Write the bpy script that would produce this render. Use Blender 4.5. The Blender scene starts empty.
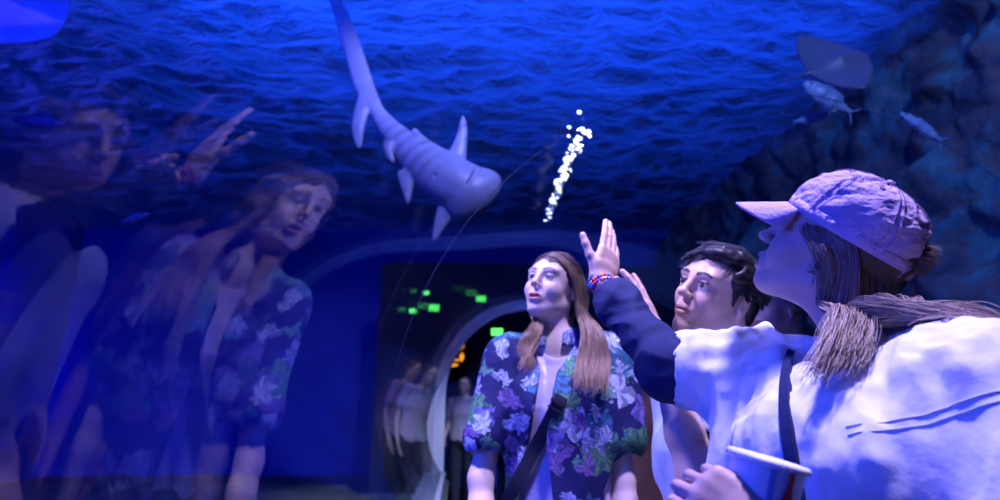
import bpy, math, random
import numpy as np
from mathutils import Vector, Matrix

SC = bpy.context.scene
COL = SC.collection
RNG = np.random.default_rng(7)
random.seed(7)
H = 0.0032            # mesh cell of the bodies

# ------------------------------------------------------------------ camera
FPX = 560.0
PITCH = math.atan((410 - 250) / FPX)
YAW = math.atan(42 / FPX * math.cos(PITCH))
CAM = np.array([0.0, 0.0, 1.2])
FWD = np.array([math.sin(YAW) * math.cos(PITCH), math.cos(YAW) * math.cos(PITCH), math.sin(PITCH)])
RGT = np.array([math.cos(YAW), -math.sin(YAW), 0.0])
UPV = np.cross(RGT, FWD)


def at(px, py, Y):
    """World point at photograph pixel (px, py) whose distance along the tunnel is Y."""
    d = FWD + RGT * (px - 500) / FPX + UPV * (250 - py) / FPX
    return CAM + d * (Y / d[1])


def unit(v):
    v = np.asarray(v, float)
    return v / np.linalg.norm(v)


cd = bpy.data.cameras.new('camera')
cd.sensor_width = 36.0
cd.lens = 36.0 * FPX / 1000.0
cd.clip_start = 0.02
cd.clip_end = 100
cd.dof.use_dof = True
cd.dof.focus_distance = 0.98
cd.dof.aperture_fstop = 3.0
cam = bpy.data.objects.new('camera', cd)
COL.objects.link(cam)
cam.matrix_world = Matrix([[RGT[i], UPV[i], -FWD[i], CAM[i]] for i in range(3)] + [[0, 0, 0, 1]])
SC.camera = cam

SC.view_settings.view_transform = 'Standard'
SC.view_settings.look = 'None'
SC.view_settings.gamma = 1
SC.view_settings.use_curve_mapping = False
SC.view_settings.exposure = 0.0
try:
    SC.cycles.use_denoising = True
    SC.cycles.denoiser = 'OPENIMAGEDENOISE'
except Exception:
    pass
SC.cycles.max_bounces = 8
SC.cycles.transparent_max_bounces = 24
SC.cycles.caustics_reflective = False
SC.cycles.caustics_refractive = False
SC.cycles.sample_clamp_indirect = 4.0


# ------------------------------------------------------------------ materials
def new_mat(name):
    m = bpy.data.materials.new(name)
    m.use_nodes = True
    nt = m.node_tree
    return m, nt, nt.nodes['Principled BSDF'], nt.nodes['Material Output']


def mat(name, col, rough=0.6, metal=0.0, bump=0.0, bscale=60.0, spec=0.4, var=0.0, emit=None, estr=0.0, sheen=0.0, sss=0.0):
    m, nt, b, out = new_mat(name)
    b.inputs['Base Color'].default_value = (*col, 1)
    b.inputs['Roughness'].default_value = rough
    b.inputs['Metallic'].default_value = metal
    b.inputs['Specular IOR Level'].default_value = spec
    b.inputs['Sheen Weight'].default_value = sheen
    if emit:
        b.inputs['Emission Color'].default_value = (*emit, 1)
        b.inputs['Emission Strength'].default_value = estr
    tc = nt.nodes.new('ShaderNodeTexCoord')
    if var > 0 or bump > 0:
        n = nt.nodes.new('ShaderNodeTexNoise')
        n.inputs['Scale'].default_value = bscale
        n.inputs['Detail'].default_value = 5
        nt.links.new(tc.outputs['Object'], n.inputs['Vector'])
        if bump > 0:
            bp = nt.nodes.new('ShaderNodeBump')
            bp.inputs['Strength'].default_value = bump
            bp.inputs['Distance'].default_value = 0.01
            nt.links.new(n.outputs['Fac'], bp.inputs['Height'])
            nt.links.new(bp.outputs['Normal'], b.inputs['Normal'])
        if var > 0:
            mx = nt.nodes.new('ShaderNodeMix')
            mx.data_type = 'RGBA'
            mx.inputs['A'].default_value = (*[c * (1 - var) for c in col], 1)
            mx.inputs['B'].default_value = (*[min(1, c * (1 + var)) for c in col], 1)
            nt.links.new(n.outputs['Fac'], mx.inputs['Factor'])
            nt.links.new(mx.outputs['Result'], b.inputs['Base Color'])
    return m


def attr_mat(name, rough=0.5, spec=0.4, bump=0.0, bscale=200.0, sss=0.0, aniso=False):
    m, nt, b, out = new_mat(name)
    a = nt.nodes.new('ShaderNodeAttribute')
    a.attribute_name = 'Col'
    nt.links.new(a.outputs['Color'], b.inputs['Base Color'])
    b.inputs['Roughness'].default_value = rough
    b.inputs['Specular IOR Level'].default_value = spec
    if sss > 0:
        b.inputs['Subsurface Weight'].default_value = sss
        b.inputs['Subsurface Radius'].default_value = (0.012, 0.006, 0.004)
        b.inputs['Subsurface Scale'].default_value = 0.5
    if bump > 0:
        tc = nt.nodes.new('ShaderNodeTexCoord')
        n = nt.nodes.new('ShaderNodeTexNoise')
        n.inputs['Scale'].default_value = bscale
        n.inputs['Detail'].default_value = 4
        nt.links.new(tc.outputs['Object'], n.inputs['Vector'])
        bp = nt.nodes.new('ShaderNodeBump')
        bp.inputs['Strength'].default_value = bump
        bp.inputs['Distance'].default_value = 0.004
        nt.links.new(n.outputs['Fac'], bp.inputs['Height'])
        nt.links.new(bp.outputs['Normal'], b.inputs['Normal'])
    return m


M_skin = attr_mat('skin', rough=0.45, spec=0.45, bump=0.08, bscale=350)
M_hair = attr_mat('hair', rough=0.5, spec=0.35)
M_white = mat('white_cotton', (0.80, 0.80, 0.82), 0.85, bump=0.25, bscale=28, spec=0.2, sheen=0.2)
M_boyshirt = mat('pale_blue_cotton', (0.34, 0.40, 0.58), 0.85, bump=0.25, bscale=24, spec=0.2)
M_lav = mat('lavender_cotton', (0.62, 0.56, 0.78), 0.85, bump=0.2, bscale=30, spec=0.2)
M_navy = mat('navy_knit', (0.012, 0.018, 0.085), 0.8, bump=0.35, bscale=26, spec=0.25, var=0.3)
M_strap = mat('black_webbing', (0.012, 0.012, 0.03), 0.6, bump=0.3, bscale=400)
M_denim = mat('dark_trousers', (0.02, 0.025, 0.05), 0.85, bump=0.2, bscale=60)
M_shoe = mat('dark_shoe', (0.03, 0.03, 0.035), 0.6, bump=0.1)
M_dark = mat('black_metal', (0.015, 0.015, 0.02), 0.5)


# ------------------------------------------------------------------ objects
def link(name, me, m=None, parent=None, smooth=True):
    o = bpy.data.objects.new(name, me)
    COL.objects.link(o)
    if m is not None:
        me.materials.append(m)
    if smooth and len(me.polygons):
        me.polygons.foreach_set('use_smooth', [True] * len(me.polygons))
    if parent is not None:
        o.parent = parent
    return o


def tag(o, label, cat, group=None, kind=None):
    if label:
        o['label'] = label
    if cat:
        o['category'] = cat
    if group:
        o['group'] = group
    if kind:
        o['kind'] = kind
    return o


def np_mesh(name, V, F, colors=None):
    """V (n,3), F (m,3|4)."""
    V = np.asarray(V, np.float32)
    F = np.asarray(F, np.int32)
    me = bpy.data.meshes.new(name)
    k = F.shape[1]
    me.vertices.add(len(V))
    me.vertices.foreach_set('co', V.ravel())
    me.loops.add(F.size)
    me.loops.foreach_set('vertex_index', F.ravel())
    me.polygons.add(len(F))
    me.polygons.foreach_set('loop_start', np.arange(0, F.size, k, dtype=np.int32))
    me.update(calc_edges=True)
    if colors is not None:
        a = me.color_attributes.new('Col', 'FLOAT_COLOR', 'POINT')
        c = np.ones((len(V), 4), np.float32)
        c[:, :3] = colors
        a.data.foreach_set('color', c.ravel())
    return me


def py_mesh(name, V, F):
    me = bpy.data.meshes.new(name)
    me.from_pydata([tuple(map(float, v)) for v in V], [], F)
    me.update()
    return me


def join(parts):
    V, F, n = [], [], 0
    for v, f in parts:
        V += [tuple(map(float, p)) for p in v]
        F += [tuple(i + n for i in q) for q in f]
        n += len(v)
    return V, F


def p_box(c, s, R=None):
    c = np.array(c, float)
    v = []
    for dx in (-.5, .5):
        for dy in (-.5, .5):
            for dz in (-.5, .5):
                p = np.array([dx * s[0], dy * s[1], dz * s[2]])
                if R is not None:
                    p = R @ p
                v.append(c + p)
    return v, [(0, 1, 3, 2), (4, 6, 7, 5), (0, 4, 5, 1), (2, 3, 7, 6), (0, 2, 6, 4), (1, 5, 7, 3)]


def p_tube(pts, rad, n=12, caps=True):
    pts = [np.array(p, float) for p in pts]
    if np.isscalar(rad):
        rad = [rad] * len(pts)
    v, f = [], []
    up = np.array([0, 0, 1.0])
    for i, p in enumerate(pts):
        t = unit(pts[min(i + 1, len(pts) - 1)] - pts[max(i - 1, 0)])
        a = np.cross(t, up)
        if np.linalg.norm(a) < 1e-3:
            a = np.cross(t, [1, 0, 0])
        a = unit(a)
        up = unit(np.cross(a, t))
        for k in range(n):
            w = 2 * math.pi * k / n
            v.append(p + rad[i] * (a * math.cos(w) + up * math.sin(w)))
    for i in range(len(pts) - 1):
        for k in range(n):
            k2 = (k + 1) % n
            f.append((i * n + k, i * n + k2, (i + 1) * n + k2, (i + 1) * n + k))
    if caps:
        f.append(tuple(range(n))[::-1])
        f.append(tuple((len(pts) - 1) * n + k for k in range(n)))
    return v, f


def p_lathe(prof, c, R, n=40, closed=False):
    """prof: list (r, z) revolved around local z."""
    v, f = [], []
    c = np.array(c, float)
    for r, z in prof:
        for k in range(n):
            w = 2 * math.pi * k / n
            v.append(c + R @ np.array([r * math.cos(w), r * math.sin(w), z]))
    m = len(prof)
    for i in range(m - 1 + (1 if closed else 0)):
        j = (i + 1) % m
        for k in range(n):
            k2 = (k + 1) % n
            f.append((i * n + k, i * n + k2, j * n + k2, j * n + k))
    return v, f


# ------------------------------------------------------------------ noise
def vnoise(P, seed=0):
    P = np.asarray(P, np.float64)
    i = np.floor(P).astype(np.int64)
    f = P - i
    u = f * f * (3 - 2 * f)

    def h(a, b, c):
        n = (a * 374761393 + b * 668265263 + c * 1274126177 + seed * 974634777) & 0xFFFFFFFF
        n = ((n ^ (n >> 13)) * 1274126177) & 0xFFFFFFFF
        n = n ^ (n >> 16)
        return (n & 0xFFFF) / 65535.0
    r = 0
    for a in (0, 1):
        for b in (0, 1):
            for c in (0, 1):
                w = (u[..., 0] if a else 1 - u[..., 0]) * (u[..., 1] if b else 1 - u[..., 1]) * (u[..., 2] if c else 1 - u[..., 2])
                r = r + w * h(i[..., 0] + a, i[..., 1] + b, i[..., 2] + c)
    return r * 2 - 1


def fbm(P, seed=0, o=4):
    r, a = 0, 1.0
    P = np.asarray(P, float)
    for k in range(o):
        r = r + a * vnoise(P, seed + k)
        P = P * 2.03 + 3.1
        a *= 0.5
    return r


# ------------------------------------------------------------------ signed distance modelling
class Frame:
    def __init__(s, o=(0, 0, 0), R=None):
        s.o = np.array(o, float)
        s.R = np.eye(3) if R is None else np.array(R, float)

    def w(s, p):
        return s.o + np.asarray(p, float) @ s.R.T

    def l(s, P):
        return (P - s.o) @ s.R


def rot(yaw, pitch, roll):
    y, p, r = map(math.radians, (yaw, pitch, roll))
    Rz = np.array([[math.cos(y), -math.sin(y), 0], [math.sin(y), math.cos(y), 0], [0, 0, 1]])
    Ry = np.array([[math.cos(p), 0, -math.sin(p)], [0, 1, 0], [math.sin(p), 0, math.cos(p)]])
    Rx = np.array([[1, 0, 0], [0, math.cos(r), -math.sin(r)], [0, math.sin(r), math.cos(r)]])
    return Rz @ Ry @ Rx


def axes(x, z):
    """Columns X, Y, Z with X exactly along x and Z near z."""
    x = unit(x)
    y = unit(np.cross(z, x))
    return np.array([x, y, np.cross(x, y)]).T


class SDF:
    def __init__(s):
        s.ops = []
        s.disp = None
        s.clips = []

    def op(s, kind, fn, c, r, k):
        s.ops.append((kind, fn, np.asarray(c, float), float(r), float(k)))

    def cap(s, a, b, r0, r1=None, k=0.01, kind='u', fr=None):
        a, b = np.array(a, float), np.array(b, float)
        if fr is not None:
            a, b = fr.w(a), fr.w(b)
        r1 = r0 if r1 is None else r1
        ab = b - a
        L2 = max(float(ab @ ab), 1e-12)

        def fn(P):
            t = np.clip(((P - a) @ ab) / L2, 0, 1)
            q = P - a - t[:, None] * ab
            return np.sqrt((q * q).sum(1)) - (r0 + t * (r1 - r0))
        s.op(kind, fn, (a + b) / 2, math.sqrt(L2) / 2 + max(r0, r1), k)

    def ell(s, c, r, k=0.01, kind='u', fr=None, R=None):
        c = np.array(c, float)
        Rm = np.eye(3) if R is None else np.array(R, float)
        if fr is not None:
            c = fr.w(c)
            Rm = fr.R @ Rm
        r = np.array(r, float)

        def fn(P):
            q = (P - c) @ Rm
            k0 = np.sqrt(((q / r) ** 2).sum(1)) + 1e-9
            k1 = np.sqrt(((q / r ** 2) ** 2).sum(1)) + 1e-9
            return k0 * (k0 - 1) / k1
        s.op(kind, fn, c, r.max(), k)

    def ecap(s, a, b, lat, w0, w1, t0, t1, k=0.02, kind='u', fr=None):
        a, b, lat = np.array(a, float), np.array(b, float), np.array(lat, float)
        if fr is not None:
            a, b, lat = fr.w(a), fr.w(b), fr.R @ lat
        lat = unit(lat)
        ab = b - a
        L2 = max(float(ab @ ab), 1e-12)

        def fn(P):
            t = np.clip(((P - a) @ ab) / L2, 0, 1)
            q = P - a - t[:, None] * ab
            ql = q @ lat
            qr2 = np.maximum((q * q).sum(1) - ql * ql, 0)
            w = w0 + t * (w1 - w0)
            th = t0 + t * (t1 - t0)
            k0 = np.sqrt((ql / w) ** 2 + qr2 / th ** 2) + 1e-9
            k1 = np.sqrt((ql / w ** 2) ** 2 + qr2 / th ** 4) + 1e-9
            return k0 * (k0 - 1) / k1
        s.op(kind, fn, (a + b) / 2, math.sqrt(L2) / 2 + max(w0, w1, t0, t1), k)

    def eval(s, P, near=None, cull=None):
        d = np.full(len(P), 1.0)
        for kind, fn, c, r, k in s.ops:
            if cull is not None:
                g = np.linalg.norm(cull[0] - c) - r - cull[1]
                if g > (0.06 if kind == 'u' else k + 0.01):
                    continue
            e = fn(P)
            if kind == 'u':
                h = np.maximum(k - np.abs(d - e), 0) / k
                d = np.minimum(d, e) - h * h * k * 0.25
            else:
                h = np.maximum(k - np.abs(d + e), 0) / k
                d = np.maximum(d, -e) + h * h * k * 0.25
        if s.disp is not None:
            d = d + s.disp(P)
        for n, o in s.clips:          # keep the side where (P - o).n < 0
            d = np.maximum(d, (P - o) @ n)
        return d

    def grad(s, P, e=0.004):
        g = np.stack([s.eval(P + np.eye(3)[i] * e) - s.eval(P - np.eye(3)[i] * e) for i in range(3)], 1)
        return g / (np.linalg.norm(g, axis=1)[:, None] + 1e-9)

    def mesh(s, h, B=14):
        us = [o for o in s.ops if o[0] == 'u']
        lo = np.min([o[2] - o[3] for o in us], 0) - 0.03
        hi = np.max([o[2] + o[3] for o in us], 0) + 0.03
        nb = np.ceil((hi - lo) / (h * B)).astype(int)
        N = nb * B + 1
        vol = np.full(N, 1.0, np.float32)
        bs = h * B
        hd = bs * 0.5 * math.sqrt(3)
        # coarse test
        gi = np.stack(np.meshgrid(*[np.arange(n) for n in nb], indexing='ij'), -1).reshape(-1, 3)
        cen = lo + (gi + 0.5) * bs
        dc = np.empty(len(cen))
        for i in range(0, len(cen), 20000):
            dc[i:i + 20000] = s.eval(cen[i:i + 20000])
        act = gi[np.abs(dc) < hd * 1.35 + 0.012]
        loc = np.stack(np.meshgrid(*[np.arange(B + 1)] * 3, indexing='ij'), -1).reshape(-1, 3)
        for g in act:
            base = g * B
            P = lo + (base + loc) * h
            d = s.eval(P, cull=(lo + (g + 0.5) * bs, hd))
            x, y, z = base
            vol[x:x + B + 1, y:y + B + 1, z:z + B + 1] = d.reshape((B + 1,) * 3)
        # blocks deep inside
        for g, d0 in zip(gi, dc):
            if d0 < -(hd * 1.35 + 0.012):
                x, y, z = g * B
                blk = vol[x:x + B + 1, y:y + B + 1, z:z + B + 1]
                blk[blk == 1.0] = -1.0
        ins = vol < 0
        c = ins[:-1, :-1, :-1].astype(np.uint8)
        tot = np.zeros_like(c)
        for a in (0, 1):
            for b in (0, 1):
                for q in (0, 1):
                    tot += ins[a:N[0] - 1 + a, b:N[1] - 1 + b, q:N[2] - 1 + q]
        cells = np.argwhere((tot > 0) & (tot < 8))
        idx = np.full(tot.shape, -1, np.int32)
        idx[tuple(cells.T)] = np.arange(len(cells))
        del tot
        corners = np.array([(a, b, q) for a in (0, 1) for b in (0, 1) for q in (0, 1)])
        val = np.stack([vol[tuple((cells + k).T)] for k in corners], 1)
        acc = np.zeros((len(cells), 3))
        cnt = np.zeros(len(cells))
        for i in range(8):
            for j in range(i + 1, 8):
                if np.abs(corners[i] - corners[j]).sum() == 1:
                    a, b = val[:, i], val[:, j]
                    m = (a < 0) != (b < 0)
                    t = np.where(m, a / np.where(m, a - b, 1), 0)
                    p = corners[i] + t[:, None] * (corners[j] - corners[i])
                    acc += np.where(m[:, None], p, 0)
                    cnt += m
        V = lo + (cells + acc / cnt[:, None]) * h
        F = []
        for ax in range(3):
            sl0 = [slice(None)] * 3
            sl1 = [slice(None)] * 3
            sl0[ax] = slice(0, -1)
            sl1[ax] = slice(1, None)
            A, Bq = ins[tuple(sl0)], ins[tuple(sl1)]
            e = np.argwhere(A != Bq)
            u, v = (ax + 1) % 3, (ax + 2) % 3
            e = e[(e[:, u] > 0) & (e[:, v] > 0) & (e[:, u] < N[u] - 1) & (e[:, v] < N[v] - 1)]
            du = np.eye(3, dtype=int)[u]
            dv = np.eye(3, dtype=int)[v]
            q = np.stack([idx[tuple((e - du - dv).T)], idx[tuple((e - dv).T)], idx[tuple(e.T)], idx[tuple((e - du).T)]], 1)
            flip = ~A[tuple(e.T)]
            q[flip] = q[flip][:, ::-1]
            F.append(q)
        F = np.concatenate(F)
        F = F[(F >= 0).all(1)]
        return V, F


def sdf_obj(name, s, h, m, parent=None, colfn=None):
    V, F = s.mesh(h)
    me = np_mesh(name, V, F, None if colfn is None else colfn(V))
    return link(name, me, m, parent)


# ------------------------------------------------------------------ anatomy
def head_sdf(s, fr, male=False, mouth=0.0, k=0.012):
    """Head facing local +X, local Y to its own left, Z up; chin to vertex 0.225."""
    j = 1.06 if male else .93
    ev = 1.0 if male else .92
    s.ell((-.016, 0, .036), (.096, .075, .084), k=.01, fr=fr)
    s.ell((.022, 0, .026), (.072, .066, .074), k=.02, fr=fr)
    s.ell((.036, 0, -.035), (.052, .056, .068), k=.02, fr=fr)
    for sg in (1, -1):
        s.cap((-.012, sg * .056 * j, -.045), (.062, sg * .016 * j, -.092 if male else -.086), (.019 if male else .0165) * j, (.017 if male else .0145) * j, k=.03, fr=fr)
        s.ell((.058, sg * .036, -.022), (.026, .024, .026), k=.022, fr=fr)
        s.ell((.078 if male else .0755, sg * .028, .034), (.014, .026, .010 if not male else .012), k=.016, fr=fr)
    s.ell((.072, 0, -.094 if male else -.089), (.018, .018 * j, .016), k=.022, fr=fr)
    for sg in (1, -1):
        s.ell((.101, sg * .030, .010), (.019, .019, .0135), k=.012, kind='s', fr=fr)
        s.ell((.0748, sg * .031, .010), (.0136, .0136, .0130), k=.002, fr=fr)
    # eyelids
    for sg in (1, -1):
        s.cap((.0835, sg * .019, .0155), (.0835, sg * .042, .0145), .0046, .0040, k=.005, fr=fr)
        s.cap((.083, sg * .021, .0025), (.081, sg * .041, .0035), .0034, .003, k=.005, fr=fr)
        s.cap((.0880, sg * .029, .0168), (.083, sg * .042, .0145), .0038, .003, k=.004, fr=fr)
    # nose
    nw = 1.12 if male else .88
    s.cap((.088, 0, .022), (.108, 0, -.013), .0068 * nw, .0088 * nw, k=.012, fr=fr)
    s.ell((.1105, 0, -.0165), (.0095, .0100 * nw, .0082), k=.008, fr=fr)
    for sg in (1, -1):
        s.ell((.1005, sg * .0115 * nw, -.0200), (.0095, .0066, .0070), k=.005, fr=fr)
        s.ell((.1045, sg * .0062, -.0265), (.0040, .0030, .0040), k=.003, kind='s', fr=fr)
    # mouth
    s.ell((.086, 0, -.055), (.0135, .027, .020), k=.014, fr=fr)
    o = mouth
    s.ell((.0975, 0, -.0500 + o * .002), (.0070, .020, .0056), k=.004, fr=fr)
    s.ell((.0945, 0, -.0630 - o * .006), (.0075, .018, .0062), k=.005, fr=fr)
    if o > 0:
        s.ell((.1020, 0, -.0563 - o * .002), (.016, .0165, .0022 + o * .0036), k=.0025, kind='s', fr=fr)
    else:
        s.ell((.1060, 0, -.0563), (.009, .021, .0014), k=.003, kind='s', fr=fr)
    for sg in (1, -1):
        s.ell((-.008, sg * .0755, -.004), (.019, .0075, .031), k=.006, fr=fr, R=rot(sg * 18, 12, 0))
        s.ell((-.003, sg * .0840, -.001), (.010, .0060, .018), k=.004, kind='s', fr=fr, R=rot(sg * 18, 12, 0))
        s.ell((-.016, sg * .0800, -.000), (.004, .005, .022), k=.004, fr=fr, R=rot(sg * 18, 12, 0))


def face_color(fr, skin, lip, brow, male=False, gaze=(1, 0, .1), iris=(.05, .07, .10), mouth=0.0):
    skin, lip, brow = map(np.array, (skin, lip, brow))
    gaze = unit(gaze)

    def f(V, C):
        L = fr.l(V)
        x, y, z = L.T
        ay = np.abs(y)

        def blend(mask, c):
            nonlocal C
            mask = np.clip(mask, 0, 1)[:, None]
            C = C * (1 - mask) + np.asarray(c) * mask
        front = (x > .05)
        # cheeks and nose a little redder
        blend(.25 * np.exp(-(((ay - .038) / .02) ** 2 + ((z + .022) / .02) ** 2)) * front, skin * np.array([1.1, .8, .8]))
        # lips
        lz = -.0563 - mouth * .002
        lw = .0105 + mouth * .004
        blend((1.25 - ((y / .0225) ** 2 + ((z - lz) / lw) ** 2)) * 5 * (x > .084), lip)
        if mouth > 0:
            blend((1 - ((y / .014) ** 2 + ((z - lz) / (.002 + mouth * .003)) ** 2)) * 4 * ((x > .07) & (x < .097)), (.05, .01, .012))
            blend((1 - ((y / .013) ** 2 + ((z - lz - .0025 - mouth * .0012) / .0018) ** 2)) * 4 * ((x > .07) & (x < .097)), (.75, .73, .7))
        # brows
        bz = .0345 + .004 * np.sin(np.clip((ay - .014) / .034, 0, 1) * 3.1)
        th = (.0042 if male else .0036) * (1.15 - .5 * np.clip((ay - .014) / .036, 0, 1))
        blend((1.2 - ((z - bz) / th) ** 2 - np.maximum(0, np.abs(ay - .031) - .018) ** 2 / 4e-6) * 2.0 * (x > .04), brow)
        # eyes
        for sg in (1, -1):
            c = np.array([.0755, sg * .031, .010])
            q = (L - c)
            r = np.linalg.norm(q, axis=1)
            qn = q / (r[:, None] + 1e-9)
            eye = (r < .0150) & (np.abs(z - .0095) < .0068) & (x > .078)
            C[eye] = (.42, .41, .42)
            ang = np.arccos(np.clip(qn @ gaze, -1, 1))
            C[eye & (ang < .58)] = iris
            C[eye & (ang < .22)] = (.004, .004, .005)
            lash = (np.abs(z - .0170) < .0026) & (np.abs(y - sg * .031) < .014) & (x > .078)
            C[lash] = brow * .2
        return C
    return f


def hand_sdf(s, fr, side=1, sc=1.0, curl=(10, 12, 14, 16), spread=(6, 2, -3, -8), thumb=(.62, .74, -.22), tcurl=12, k=.009):
    """Wrist at origin, fingers along +X, thumb towards +Y*side, back of hand +Z, palm -Z."""
    g = lambda x, y, z: (x * sc, y * side * sc, z * sc)
    s.ecap(g(.004, 0, 0), g(.04, .001, 0), (0, 1, 0), .027 * sc, .036 * sc, .018 * sc, .0155 * sc, k=.014, fr=fr)
    s.ecap(g(.04, .001, 0), g(.078, 0, .001), (0, 1, 0), .036 * sc, .038 * sc, .0155 * sc, .0125 * sc, k=.012, fr=fr)
    s.cap(g(.012, .018, -.007), g(.048, .032, -.010), .0165 * sc, .013 * sc, k=.014, fr=fr)
    s.cap(g(.02, -.024, -.007), g(.055, -.027, -.006), .013 * sc, .012 * sc, k=.012, fr=fr)
    ys = (.0295, .0100, -.0095, -.0280)
    xs = (.083, .088, .084, .076)
    Ls = ((.040, .024, .019), (.044, .027, .020), (.041, .025, .020), (.031, .019, .017))
    rs = (.0088, .0090, .0086, .0076)
    for i in range(4):
        p = np.array([xs[i], ys[i], .001])
        a = math.radians(spread[i])
        b = 0.0
        base = p - np.array([.02, 0, 0])
        s.cap(g(*base), g(*p), rs[i] * 1.12 * sc, rs[i] * 1.1 * sc, k=.008, fr=fr)
        r = rs[i] * 1.05
        for j, L in enumerate(Ls[i]):
            b += math.radians(curl[i]) * (1.0 if j < 2 else .7)
            d = np.array([math.cos(b) * math.cos(a), math.cos(b) * math.sin(a), -math.sin(b)])
            q = p + d * L
            s.cap(g(*p), g(*q), r * sc, r * .92 * sc, k=.0022, fr=fr)
            p = q
            r *= .92
    p = np.array([.026, .026, -.006])
    d = unit(thumb)
    r = .0120
    for L, c in ((.036, 0), (.031, 1), (.024, 1)):
        if c:
            a = math.radians(tcurl)
            d = unit(d * math.cos(a) + unit(np.array([1, -.35, -.3])) * math.sin(a))
        q = p + d * L
        s.cap(g(*p), g(*q), r * sc, r * .88 * sc, k=.006, fr=fr)
        p = q
        r *= .88


def body_sdf(J, male=False):
    """J: joints in world metres, head Frame, hand dicts."""
    s = SDF()
    head_sdf(s, J['head'], male, J.get('mouth', 0))
    hf = J['head']
    n0 = hf.w((-.022, 0, -.055))
    n1 = J['neck']
    rn = .058 if male else .050
    s.cap(n0, n1, rn, rn * 1.12, k=.03)
    lat = unit(J['shL'] - J['shR'])
    chest, waist, hip = J['chest'], J['waist'], J['hip']
    w = J.get('w', 1.0)
    s.ecap(n1 - np.array([0, 0, .04]), chest, lat, .13 * w, .155 * w, .075, .105 * w, k=.05)
    s.ecap(chest, waist, lat, .155 * w, .135 * w, .105 * w, .095 * w, k=.05)
    s.ecap(waist, hip, lat, .135 * w, .165 * w, .095 * w, .115 * w, k=.06)
    s.cap(n1 - np.array([0, 0, .01]), J['shL'], .045, .05, k=.04)
    s.cap(n1 - np.array([0, 0, .01]), J['shR'], .045, .05, k=.04)
    a = J.get('arm', 1.0)
    for S in 'LR':
        s.cap(J['sh' + S], J['el' + S], .048 * a, .037 * a, k=.03)
        e, wr = J['el' + S], J['wr' + S]
        mid = e * .7 + wr * .3
        s.cap(e, mid, .037 * a, .038 * a, k=.02)
        s.cap(mid, wr, .038 * a, .024 * a, k=.015)
        hd = J['hand' + S]
        hand_sdf(s, **hd)
    f = unit(np.cross(lat, [0, 0, 1])) * 1.0
    for sg in (1, -1):
        h = hip + lat * sg * .09 - np.array([0, 0, .05])
        kn = h * [1, 1, 0] + np.array([0, 0, .47]) + lat * sg * .01
        an = kn * [1, 1, 0] + np.array([0, 0, .09])
        s.cap(h, kn, .085 * w, .055 * w, k=.04)
        s.cap(kn, an, .055 * w, .036, k=.03)
        s.cap(an - [0, 0, .05], an - f * (-.15) - [0, 0, .055], .035, .028, k=.02)
    s.legs = (hip, lat, f, w)
    return s


def trousers_and_shoes(J, parent, m=None):
    hip = J['hip']
    lat = unit(J['shL'] - J['shR'])
    f = unit(np.cross(lat, [0, 0, 1]))
    w = J.get('w', 1.0)
    t = SDF()
    t.ecap(hip + [0, 0, .09], hip - [0, 0, .03], lat, .165 * w, .185 * w, .125 * w, .14 * w, k=.04)
    for sg in (1, -1):
        h = hip + lat * sg * .09 - np.array([0, 0, .05])
        kn = h * [1, 1, 0] + np.array([0, 0, .47]) + lat * sg * .01
        an = kn * [1, 1, 0] + np.array([0, 0, .10])
        t.cap(h, kn, .102 * w, .08 * w, k=.03)
        t.cap(kn, an, .08 * w, .06, k=.03)
    sdf_obj('trousers', t, .012, m or M_denim, parent)
    for sg in (1, -1):
        b = hip + lat * sg * .10
        b[2] = .045
        q = SDF()
        q.ecap(b - f * .05, b + f * .16 - [0, 0, .005], lat, .042, .045, .044, .038, k=.02)
        q.clips.append((np.array([0, 0, -1.0]), np.array([0, 0, .004])))
        sdf_obj('shoe', q, .008, M_shoe, parent)


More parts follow.
